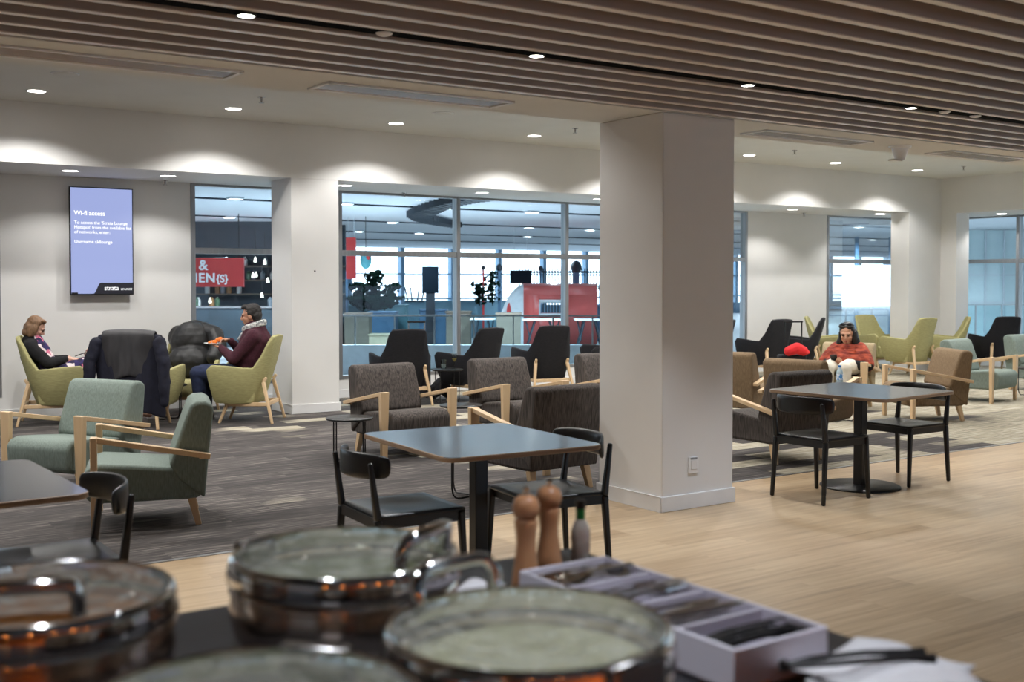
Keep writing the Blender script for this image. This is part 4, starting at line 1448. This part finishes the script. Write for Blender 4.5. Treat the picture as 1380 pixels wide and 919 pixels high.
struct(MB().box(-60, 160, 42, 160, -.3, -.02).out('ground_apron', mat('apron_concrete', (206, 210, 212), .8)))
struct(MB().box(-40, 95, YB + .2, 42, 3.02, 3.3).box(XR + .2, 95, -20, YB + .2, 3.02, 3.3).out('ceiling_concourse', CCEIL))
for i, y in enumerate((18.95, 23.95, 28.95, 33.95)):
    o = MB().box(-10, 70, -.035, .035, -.028, 0).out('ceiling_trunking', DKB)
    o.location = (0, y, 3.02)
    tag(o, f'{ORD[i]} dark linear ceiling channel of the concourse counted from the lounge glass', 'ceiling channel', 'dark ceiling channels of the concourse')
# far glass wall of the concourse
m = MB()
for k in range(34):
    x = -4 + k * 2.45
    m.box(x - .09, x + .09, 41.7, 42, 0, 3.02)
for z in (.0, .85, 1.9):
    m.box(-10, 80, 41.75, 41.9, z, z + (.55 if z == 0 else .06))
struct(m.out('window_6', mat('pale_blue_mullion', (104, 138, 164), .5), weld=False))

def lamp_disc(px, py, lab, first=[None], z=2.99):
    p = onz(px, py, z)
    if first[0] is None:
        t = thing('concourse_lamp', lab, 'ceiling light', (p.x, p.y, 3.026), 0, 'concourse ceiling lamps')
        MB().box(-.12, .12, -.12, .12, -.045, 0).out('housing', PALEB, t, bevel=.01)
        MB().add([(-.105, -.105, -.0455), (.105, -.105, -.0455), (.105, .105, -.0455), (-.105, .105, -.0455)], [(0, 3, 2, 1)]).out('diffuser', LED, t, flat=True)
        first[0] = t
    else:
        dup(first[0], lab, (p.x, p.y, 3.026))
    spot('lamp', (p.x, p.y, 2.9), (950 if px != 529 else 300) if p.dot(FW) < 27 else 240, 140, .5, (.9, .96, 1))
for px, py, s in ((466, 275, 'nearest the white pier'), (529, 300, 'under the second channel left of the swirl'), (598, 281, 'in front of the dark swirl'), (565, 314.5, 'small and far below the swirl'), (484, 312, 'small and far beside the pier'),
                  (717, 286, 'in the middle pane of the wide window'), (713, 307, 'below the one in the middle pane'), (711, 319, 'lowest in the middle pane'), (795, 310, 'next to the pillar'),
                  (317, 268, 'nearest in the narrow pane behind the eating person'), (309, 293, 'second in the narrow pane behind the eating person'), (299, 316, 'third in the narrow pane behind the eating person'),
                  (1157, 306, 'upper one in the narrow bright window'), (1176, 323, 'lower one in the narrow bright window'), (1321, 326, 'left one in the right-hand window'), (1363, 328, 'right one in the right-hand window')):
    lamp_disc(px, py, 'square bright concourse lamp, ' + s)

for x, y in ((24, 10), (24, 16), (22, 6), (26, 21), (32, 26), (38, 32), (30, 34), (44, 27)):  # extra spots without fittings, added to brighten the concourse
    spot('lamp', (x, y, 2.9), 800, 165, .5, (.9, .96, 1))

# dark slatted swirl hung under the concourse ceiling
oc = [(700, 258), (664, 261), (632, 264), (604, 269), (578, 276), (558, 283), (548, 288.5), (556, 294), (572, 298), (592, 301.5), (612, 304)]
ic = [(702, 262), (666, 265.5), (640, 269), (618, 273.5), (600, 279), (588, 285), (581, 290), (586, 293.5), (598, 297), (610, 300), (622, 303)]
m = MB()
for i in range(len(oc) - 1):
    for k in range(4):
        f = (k + .5) / 4
        a = onz(oc[i][0] * (1 - f) + oc[i + 1][0] * f, oc[i][1] * (1 - f) + oc[i + 1][1] * f, 2.93)
        b = onz(ic[i][0] * (1 - f) + ic[i + 1][0] * f, ic[i][1] * (1 - f) + ic[i + 1][1] * f, 2.93)
        m.bar(a, b, .035, .14, side=(0, 0, 1)) if False else m.bar(a, b, .09, .12, side=(1, 1, 0))
tag(m.out('ceiling_swirl', DKB, weld=False), 'dark curved swirl of slats hanging under the concourse ceiling', 'ceiling sculpture')

# glazed balustrade on a low solid upstand, square to the view
def run(px0, px1, dep):
    a, b = at(px0, 400, dep), at(px1, 400, dep)
    return (a + b) / 2, (b - a).length, math.atan2(b.y - a.y, b.x - a.x)
def along(name, mt, px0, px1, dep, z0, z1, th, par=None, bevel=0):
    c, L, a = run(px0, px1, dep)
    o = MB().box(-L / 2, L / 2, -th / 2, th / 2, z0, z1).out(name, mt, par, bevel=bevel)
    o.location, o.rotation_euler = (c.x, c.y, 0), (0, 0, a)
    return o
BG = glass('pale_rail_glass', (214, 232, 236), .6)
def balustrade(px0, px1, dep, lab, up=.53, top=1.0, n=4):
    c, L, a = run(px0, px1, dep)
    t = thing('balustrade', lab, 'balustrade', (c.x, c.y, 0), a)
    MB().box(-L / 2, L / 2, -.1, .1, 0, up).out('upstand', PALEB, t)
    MB().add([(-L / 2, 0, up), (L / 2, 0, up), (L / 2, 0, top), (-L / 2, 0, top)], [(0, 1, 2, 3)]).out('glass_panel', BG, t, flat=True)
    MB().box(-L / 2, L / 2, -.025, .025, top, top + .025).out('rail', ALU, t)
    for k in range(n + 1):
        x = -L / 2 + L * k / n
        MB().box(x - .012, x + .012, -.02, .02, up, top).out('post', ALU, t)
balustrade(425, 852, 18.75, 'glass balustrade on a pale upstand outside the wide window', n=8)

def box_thing(name, lab, cat, px0, px1, dep, z0, z1, mt, deep=.6, group=None):
    c, L, a = run(px0, px1, dep)
    c = c + FW * deep / 2
    t = thing(name, lab, cat, (c.x, c.y, z0), a, group)
    h = z1 - z0
    MB().box(-L / 2, L / 2, -deep / 2, deep / 2, .0, h - .04).out('body', mt, t, bevel=.01)
    MB().box(-L / 2 - .02, L / 2 + .02, -deep / 2 - .02, deep / 2 + .02, h - .04, h).out('top_board', mt, t, bevel=.006)
    return t
box_thing('planter_box', 'grey board planter box with plants, next to the white pier', 'planter', 464, 497, 26, 0, .86, PLY, group='grey planter boxes')
box_thing('planter_box', 'grey board planter box behind the first window mullion', 'planter', 601, 634, 26, 0, .90, PLY, group='grey planter boxes')
box_thing('planter_box', 'grey board planter box in front of the red train nose', 'planter', 669, 702, 24.6, 0, .90, PLY, group='grey planter boxes')
box_thing('counter_unit', 'blue counter unit between two plant boxes in the concourse', 'counter', 497, 533, 27.5, 0, .86, MIDB)
box_thing('counter_unit', 'blue counter unit under the dark hanging sign', 'counter', 565, 601, 28, 0, .90, MIDB)
box_thing('bench', 'long pale timber bench low in the concourse', 'bench', 497, 566, 26, 0, .38, mat('pale_timber', (176, 164, 138), .6), deep=.5)
box_thing('low_wall', 'long blue-grey low wall behind the concourse tables', 'wall', 545, 700, 32, 0, 1.06, mat('blue_grey_wall', (112, 148, 166), .7), deep=.3)
box_thing('low_wall', 'blue low wall next to the white pillar in the concourse', 'wall', 762, 900, 30, 0, .98, MIDB, deep=.3)
box_thing('low_wall', 'low dark hedge box under the tall plants', 'planter', 456, 548, 30, 0, .98, mat('teal_box', (84, 128, 140), .7), deep=.5)

# plants
def plant(px, py0, py1, dep, wpx, lab, n, seed, sz=.16):
    rn = random.Random(seed)
    b = at(px, py0, dep)
    tp = at(px, py1, dep)
    t = thing('potted_plant', lab, 'plant', tuple(b), 0, 'plants in the concourse')
    H = tp.z - b.z
    wd = wpx * dep / FPX
    m = MB()
    lf = MB()
    for k in range(5):
        x = rn.uniform(-.4, .4) * wd
        pts = [(0, 0, 0), (x * .5, rn.uniform(-.1, .1), H * .5), (x, rn.uniform(-.15, .15), H * rn.uniform(.75, .95))]
        m.tube(pts, .014, 5)
    for k in range(n):
        f = rn.random() ** .7
        c = Vector((rn.uniform(-.5, .5) * wd * (.4 + .6 * f), rn.uniform(-.25, .25), H * (.08 + .90 * f)))
        d = Vector((rn.uniform(-1, 1), rn.uniform(-1, 1), rn.uniform(-.5, .9))).normalized()
        s = d.orthogonal().normalized()
        L = sz * rn.uniform(.8, 1.5)
        lf.add([c - d * L / 2, c + s * L * .3, c + d * L / 2, c - s * L * .3], [(0, 1, 2, 3)])
    for k in range(max(5, n // 14)):             # dense inner clumps that leave few gaps
        f = rn.random() ** .8
        c = (rn.uniform(-.42, .42) * wd * (.55 + .45 * f), rn.uniform(-.12, .12), H * (.10 + .78 * f))
        q = sz * rn.uniform(.28, .5)
        lf.ell(c, (q * 1.2, q, q * .8), Matrix.Rotation(rn.uniform(-.8, .8), 3, 'Y'), 8)
    m.out('stem', LEAF, t)
    lf.out('foliage', LEAF, t, weld=False, flat=True)
plant(505, 412, 364, 28.5, 20, 'tall broad-leaved plant with a dense top, tallest in the concourse bed', 150, 2, .17)
plant(485, 415, 381, 28.5, 24, 'bushy dark plant next to the tallest concourse plant, on the pier side', 130, 3, .17)
plant(527, 415, 381, 28.5, 20, 'broad-leaved plant next to the tallest concourse plant, away from the pier', 90, 4, .17)
plant(505, 418, 400, 28.2, 80, 'low spiky planting filling the concourse bed', 330, 5, .18)
plant(646, 412, 380, 31, 10, 'small leafy shrub beside the red post in the concourse', 90, 6, .15)
plant(664, 412, 365, 31, 22, 'tall thin bamboo-like plant left of the red train nose', 120, 7, .13)

SIGND = mat('dark_sign_face', (18, 32, 44), .8, c2=(12, 24, 34), spec=.1)
# signs and hung things
def board(lab, px0, px1, py0, py1, dep, mt, post=None, name='sign_board'):
    c, L, a = run(px0, px1, dep)
    z1, z0 = at(px0, py0, dep).z, at(px0, py1, dep).z
    t = thing(name, lab, 'sign', (c.x, c.y, 0), a)
    MB().box(-L / 2, L / 2, -.06, .06, z0, z1).out('panel', mt, t, bevel=.01)
    if post:
        MB().box(-post, post, -.04, .04, 0, z0).out('post', DKB, t)
    else:
        for s in (-1, 1):
            MB().cyl((s * L * .3, 0, z1), (s * L * .3, 0, 3.02), .006, n=6).out('hanger', PALEB, t)
    return t
board('dark blue sign board on a post in the left part of the wide window', 569, 591, 359, 395, 28, SIGND, .11)
board('dark blue rectangular board above the red train', 687, 716, 364, 382, 29, SIGND)
t = board('red hanging banner beside the egg-shaped decoration', 467, 480, 320, 376, 25, RED, name='banner')
p = at(493, 350, 25)
e_ = thing('hanging_egg', 'turquoise egg-shaped decoration hanging beside the red banner', 'decoration', tuple(p))
MB().ell((0, 0, 0), (.13, .13, .21)).out('shell', mat('turquoise_paint', (92, 172, 182), .5, c2=(80, 158, 170)), e_)
MB().ell((0, -.11, .05), (.05, .03, .07)).out('patch', RED, e_)
MB().cyl((0, 0, .2), (0, 0, 3.02 - p.z), .008, n=6).out('cord', BLACKP, e_)
t = thing('chair_stack', 'upturned stool with legs in the air on the concourse counter', 'stool', tuple(at(559, 405, 28)), 0)
MB().box(-.19, .19, -.15, .15, -.04, .0).out('seat', DKB, t)
for sx in (-1, 1):
    for sy in (-1, 1):
        MB().bar((sx * .14, sy * .11, 0), (sx * .2, sy * .14, .33), .025, .025).out('leg', DKB, t)
# poles and railings beyond
for px0, px1, py0, dep, lab in ((671, 675, 361, 31, 'slim dark blue post left of the red train'), (773, 780, 360, 29, 'thick dark blue post next to the pillar edge'), (650, 652.5, 361, 31, 'slim dark red post among the thin plants'), (727, 730, 362, 33, 'dark blue post rising behind the red train'), (466, 469, 362, 28, 'dark post beside the red banner')):
    c, L, a = run(px0, px1, dep)
    t = thing('post', lab, 'post', (c.x, c.y, 0), a, 'posts in the concourse')
    z = at(px0, py0, dep).z
    MB().box(-L / 2, L / 2, -L / 2, L / 2, 0, z).out('shaft', RED if 'red post' in lab else MIDB, t)
    MB().ell((0, 0, z), (L * 1.1, L, L * 1.3)).out('lamp_head', DKB, t)
c, L, a = run(700, 880, 35)
t = thing('fence', 'tall fence of thin vertical bars behind the red train', 'fence', (c.x, c.y, 0), a)
m = MB()
for k in range(46):
    x = -L / 2 + L * k / 45
    m.box(x - .018, x + .018, -.018, .018, 0, 2.0)
m.out('bars', DKB, t, weld=False)
MB().box(-L / 2, L / 2, -.03, .03, 1.86, 1.92).out('rail', DKB, t)
MB().box(-L / 2, L / 2, -.03, .03, 1.45, 1.49).out('rail', DKB, t)
c, L, a = run(764, 860, 28.5)
t = thing('bunting', 'string of small pale and red triangular flags next to the pillar', 'bunting', (c.x, c.y, at(764, 385, 28.5).z), a)
MB().tube([(-L / 2, 0, 0), (0, 0, -.08), (L / 2, 0, 0)], .008, 5).out('cord', BLACKP, t)
for k in range(12):
    x = -L / 2 + L * (k + .5) / 12
    MB().add([(x - .06, 0, -.01), (x + .06, 0, -.01), (x, 0, -.18)], [(0, 1, 2)]).out('flag', RED if k % 3 == 0 else PALEB, t, solid=.004, flat=True)

# red train front
def train():
    dep = 27.5
    c, L, a = run(705, 800, dep)
    z0, z1 = .12, at(720, 383, dep).z
    t = thing('toy_train', 'red play train carriage with pale rounded nose seen through the wide window', 'train', (c.x, c.y, 0), a)
    H = z1 - z0
    D = 2.0
    prof = [(-D / 2, z0), (-D / 2, z1 - .25), (-D / 2 + .1, z1 - .06), (-D / 2 + .35, z1), (D / 2 - .35, z1), (D / 2 - .1, z1 - .06), (D / 2, z1 - .25), (D / 2, z0)]
    wx0, wx1 = -L / 2 + (726 - 705) / 95 * L, -L / 2 + (758 - 705) / 95 * L
    wz1, wz0 = at(740, 405, dep).z, at(740, 423, dep).z
    m = MB()
    n = len(prof)
    # shell with a window hole on the viewer's side (between the first two outline points)
    for i in range(1, n - 1):
        (y0, za), (y1, zb) = prof[i], prof[(i + 1) % n]
        if i == n - 2:
            for xa, xb, zc, zd in ((-L / 2, wx0, z0, z1 - .25), (wx1, L / 2, z0, z1 - .25), (wx0, wx1, z0, wz0), (wx0, wx1, wz1, z1 - .25)):
                m.add([(xa, D / 2, zc), (xb, D / 2, zc), (xb, D / 2, zd), (xa, D / 2, zd)], [(0, 1, 2, 3)])
        else:
            m.add([(-L / 2, y0, za), (L / 2, y0, za), (L / 2, y1, zb), (-L / 2, y1, zb)], [(0, 1, 2, 3)])
    for xa, xb, zc, zd in ((-L / 2, wx0, z0, z1 - .25), (wx1, L / 2, z0, z1 - .25), (wx0, wx1, z0, wz0), (wx0, wx1, wz1, z1 - .25)):
        m.add([(xa, -D / 2, zc), (xb, -D / 2, zc), (xb, -D / 2, zd), (xa, -D / 2, zd)], [(0, 1, 2, 3)])
    m.add([(L / 2, y, z) for y, z in prof], [tuple(range(n))])
    m.out('carriage_body', mat('faded_red_paint', (200, 92, 88), .3), t, solid=.04, offs=0)
    f = MB()
    r = .05
    f.tube([(wx0, -D / 2 - .03, wz0), (wx1, -D / 2 - .03, wz0), (wx1, -D / 2 - .03, wz1), (wx0, -D / 2 - .03, wz1)], r, 6, closed=True)
    f.out('window_frame', PALEB, t)
    rings = []
    for k in range(9):
        f_ = k / 8
        sx = -L / 2 - .62 * f_
        ky = math.sqrt(max(.02, 1 - (f_ * .80) ** 2))
        kz = math.sqrt(max(.02, 1 - (f_ * .97) ** 1.6))
        rings.append([(sx, y * ky, z0 + (z - z0) * kz) for y, z in prof])
    m = MB()
    m.grid(rings, closed=False)
    m.add(rings[-1], [tuple(range(n))])
    m.add([tuple(v) for v in rings[0]], [tuple(range(n))])
    m.out('nose', PALEB, t)
    MB().ell((-L / 2 - .33, -D / 2 * .88, z0 + H * .55), (.07, .05, .2)).out('lamp', RED, t)
    MB().box(-L / 2 - .5, L / 2, -.8, .8, 0, z0 + .02).out('chassis', DKB, t)
train()

# folding tables
def ftable(px0, px1, dep, lab, z=.76):
    c, L, a = run(px0, px1, dep)
    t = thing('folding_table', lab, 'table', (c.x, c.y, 0), a, 'folding tables in the concourse')
    MB().box(-L / 2, L / 2, -.35, .35, z - .03, z).out('tabletop', SKIRT, t, bevel=.006)
    for s in (-1, 1):
        m = MB()
        m.tube([(s * L * .18, -.28, z - .03), (s * L * .44, -.28, 0)], .02, 6).tube([(s * L * .18, .28, z - .03), (s * L * .44, .28, 0)], .02, 6)
        m.tube([(s * L * .42, -.28, z - .03), (s * L * .30, -.28, .30)], .018, 6).tube([(s * L * .31, -.28, .33), (s * L * .31, .28, .33)], .018, 6)
        m.out('leg', DKB, t)
ftable(634, 668, 25.5, 'white folding table left of the red train')
ftable(704, 757, 25.0, 'white folding table in front of the red train window')
ftable(774, 815, 25.0, 'white folding table seen next to the pillar edge')

# dim shop behind the eating person: red sign, shelves
SHOP = mat('shop_dark_panel', (52, 66, 76), .7, c2=(40, 52, 60), sc=(1, 1, 4))
c, L, a = run(170, 452, 27)
struct_ = thing('dim_shop', 'dim dark shop front behind the window where the person is eating', 'shop', (c.x, c.y, 0), a)
MB().box(-L / 2, L / 2, 1.6, 1.75, 0, 3.02).out('rear_wall', SHOP, struct_)
MB().box(-L / 2, L / 2, 0, .12, 2.28, 3.02).out('fascia', mat('shop_fascia', (70, 76, 82), .7), struct_)
MB().box(-L / 2, L / 2, .2, .8, 0, .95).out('counter', SHOP, struct_)
MB().box(-L / 2, L / 2, .15, .85, .95, .99).out('counter_top', ALU, struct_)
for z in (1.25, 1.6, 1.95):
    MB().box(-L / 2, L / 2, 1.35, 1.6, z, z + .04).out('shelf', PLY, struct_)
rn = random.Random(4)
SM = [mat('jar_%s' % n_, c_, .4) for n_, c_ in (('amber', (150, 110, 70)), ('white', (200, 204, 200)), ('green', (80, 110, 84)), ('steel', (120, 130, 138)))]
for k in range(26):
    z = rn.choice((1.0, 1.29, 1.64, 1.99))
    x = -L / 2 + L * rn.uniform(.28, .74)
    y = 1.45 if z > 1.1 else rn.uniform(.3, .7)
    o = MB().lathe([(.0005, 0), (.06, 0), (.065, .02), (.065, .15), (.03, .19), (.03, .22), (.0005, .22)], 12).out('jar', SM[k % 4])
    v = Vector((c.x, c.y, 0)) + Vector((math.cos(a), math.sin(a), 0)) * x + Vector((-math.sin(a), math.cos(a), 0)) * y
    o.location = (v.x, v.y, z if z > 1.1 else .99)
    tag(o, 'small jar or bottle standing in the dim shop behind the narrow window pane', 'jar', 'jars in the dim shop')
PEND = emit('pendant_glow', (255, 244, 224), 5)
pp = None
for px, py, dep, s in ((344, 353, 26, 'the higher one of a close pair'), (357, 356, 26, 'nearest the pier'), (341, 374, 26.5, 'below the pair beside the red sign'), (361, 381, 26.5, 'lowest by the pier'), (345, 373, 27, 'middle of the cluster'), (283, 408, 26, 'low behind the coats'), (353, 401, 26, 'low above the eating person')):
    p = at(px, py, dep)
    lab = f'small glowing pendant lamp in the dim shop, {s}'
    if pp is None:
        pp = thing('pendant_lamp', lab, 'lamp', tuple(p), 0, 'pendants in the dim shop')
        MB().lathe([(.035, 0), (.03, .06), (.008, .12), (.0005, .125)], 12).out('lamp_shade', PEND, pp)
        MB().cyl((0, 0, .12), (0, 0, .75), .006, n=5).out('cord', BLACKP, pp)
    else:
        dup(pp, lab, tuple(p))
dep = 24
c, L, a = run(196, 329, dep)
zt, zb = at(300, 347.5, dep).z, at(300, 386.5, dep).z
t = thing('shop_sign', 'red shop sign with white letters behind the narrow window pane', 'sign', (c.x, c.y, 0), a)
MB().box(-L / 2, L / 2, -.04, .04, zb, zt).out('panel', RED, t, bevel=.004)
for s in (-1, 1):
    MB().cyl((s * L * .45, 0, zt), (s * L * .45, 0, 3.02), .01, n=6).out('hanger', BLACKP, t)
SW = mat('sign_white', (236, 236, 236), .5)
k = dep / FPX
def lx(px):
    return (px - 262.5) * k
text('&', (lx(269), -.045, zb + .36), .30, SW, t, .006, ext=.003)
text('HEN', (lx(255), -.045, zb + .10), .27, SW, t, .008, space=1.1, ext=.003)
text('{S}', (lx(292.5), -.045, zb + .10), .22, SW, t, .006, space=1.0, ext=.003)

# translucent screen wall and railing outside the right-hand windows
c, L, a = run(1262, 1480, 31)
t = thing('screen_wall', 'pale blue-grey panelled screen wall outside the right-hand window', 'screen wall', (c.x, c.y, 0), a)
t['kind'] = 'structure'
MB().box(-L / 2, L / 2, 0, .1, 0, 3.0).out('panel', mat('frosted_panel', (196, 212, 214), .5, c2=(180, 198, 202), sc=(.3, 1, 2)), t)
for k in range(10):
    x = -L / 2 + .3 + k * .51
    MB().box(x - .02, x + .02, -.05, 0, 0, 3.0).out('rib', PALEB, t)
for z in (1.0, 1.75):
    MB().box(-L / 2, L / 2, -.04, 0, z, z + .04).out('rib', PALEB, t)
c, L, a = run(1108, 1238, 33)
t = thing('window_grid', 'slim pale window bars beyond the narrow bright window', 'window', (c.x, c.y, 0), a)
t['kind'] = 'structure'
gb = mat('blue_grey_bar', (64, 104, 134), .5)
for px in (1110, 1154, 1200, 1236):
    x = (px - 1173) / 130 * L
    MB().box(x - .05, x + .05, -.05, .05, 0, 2.9).out('upright', gb, t)
for py in (371, 402, 415, 425):
    z = at(1170, py, 33).z
    MB().box(-L / 2, L / 2, -.03, .03, z - .018, z + .018).out('rail', gb, t)
balustrade(1105, 1420, 25.5, 'glass balustrade with bright posts outside the right-hand windows', up=.06, top=1.05, n=9)

# ------------------------------------------------------------------ sky, camera, view
w = bpy.data.worlds.new('overcast_sky')
SC.world = w
w.use_nodes = True
bg = w.node_tree.nodes['Background']
bg.inputs['Color'].default_value = (.82, .91, 1.0, 1)
bg.inputs['Strength'].default_value = 5.0
cam = bpy.data.cameras.new('camera')
co_ = bpy.data.objects.new('camera', cam)
COL.objects.link(co_)
co_.location = CAM
co_.rotation_euler = (PI / 2 - PIT, 0, -YAW)
cam.sensor_width = 36
cam.lens = FPX / 1380 * 36
cam.shift_y = -(459.5 - CYP) / 1380
cam.clip_start, cam.clip_end = .05, 400
cam.dof.use_dof = True
cam.dof.focus_distance = 9.5
cam.dof.aperture_fstop = 2.8
SC.camera = co_
SC.view_settings.view_transform = 'Standard'
SC.view_settings.look = 'None'
SC.view_settings.gamma = 1
SC.view_settings.exposure = 0.38
SC.view_settings.use_curve_mapping = False
SC.cycles.max_bounces = 8
SC.cycles.diffuse_bounces = 4
SC.cycles.glossy_bounces = 4
SC.cycles.transparent_max_bounces = 12
SC.cycles.transmission_bounces = 4
SC.cycles.sample_clamp_indirect = 6
SC.cycles.use_denoising = True
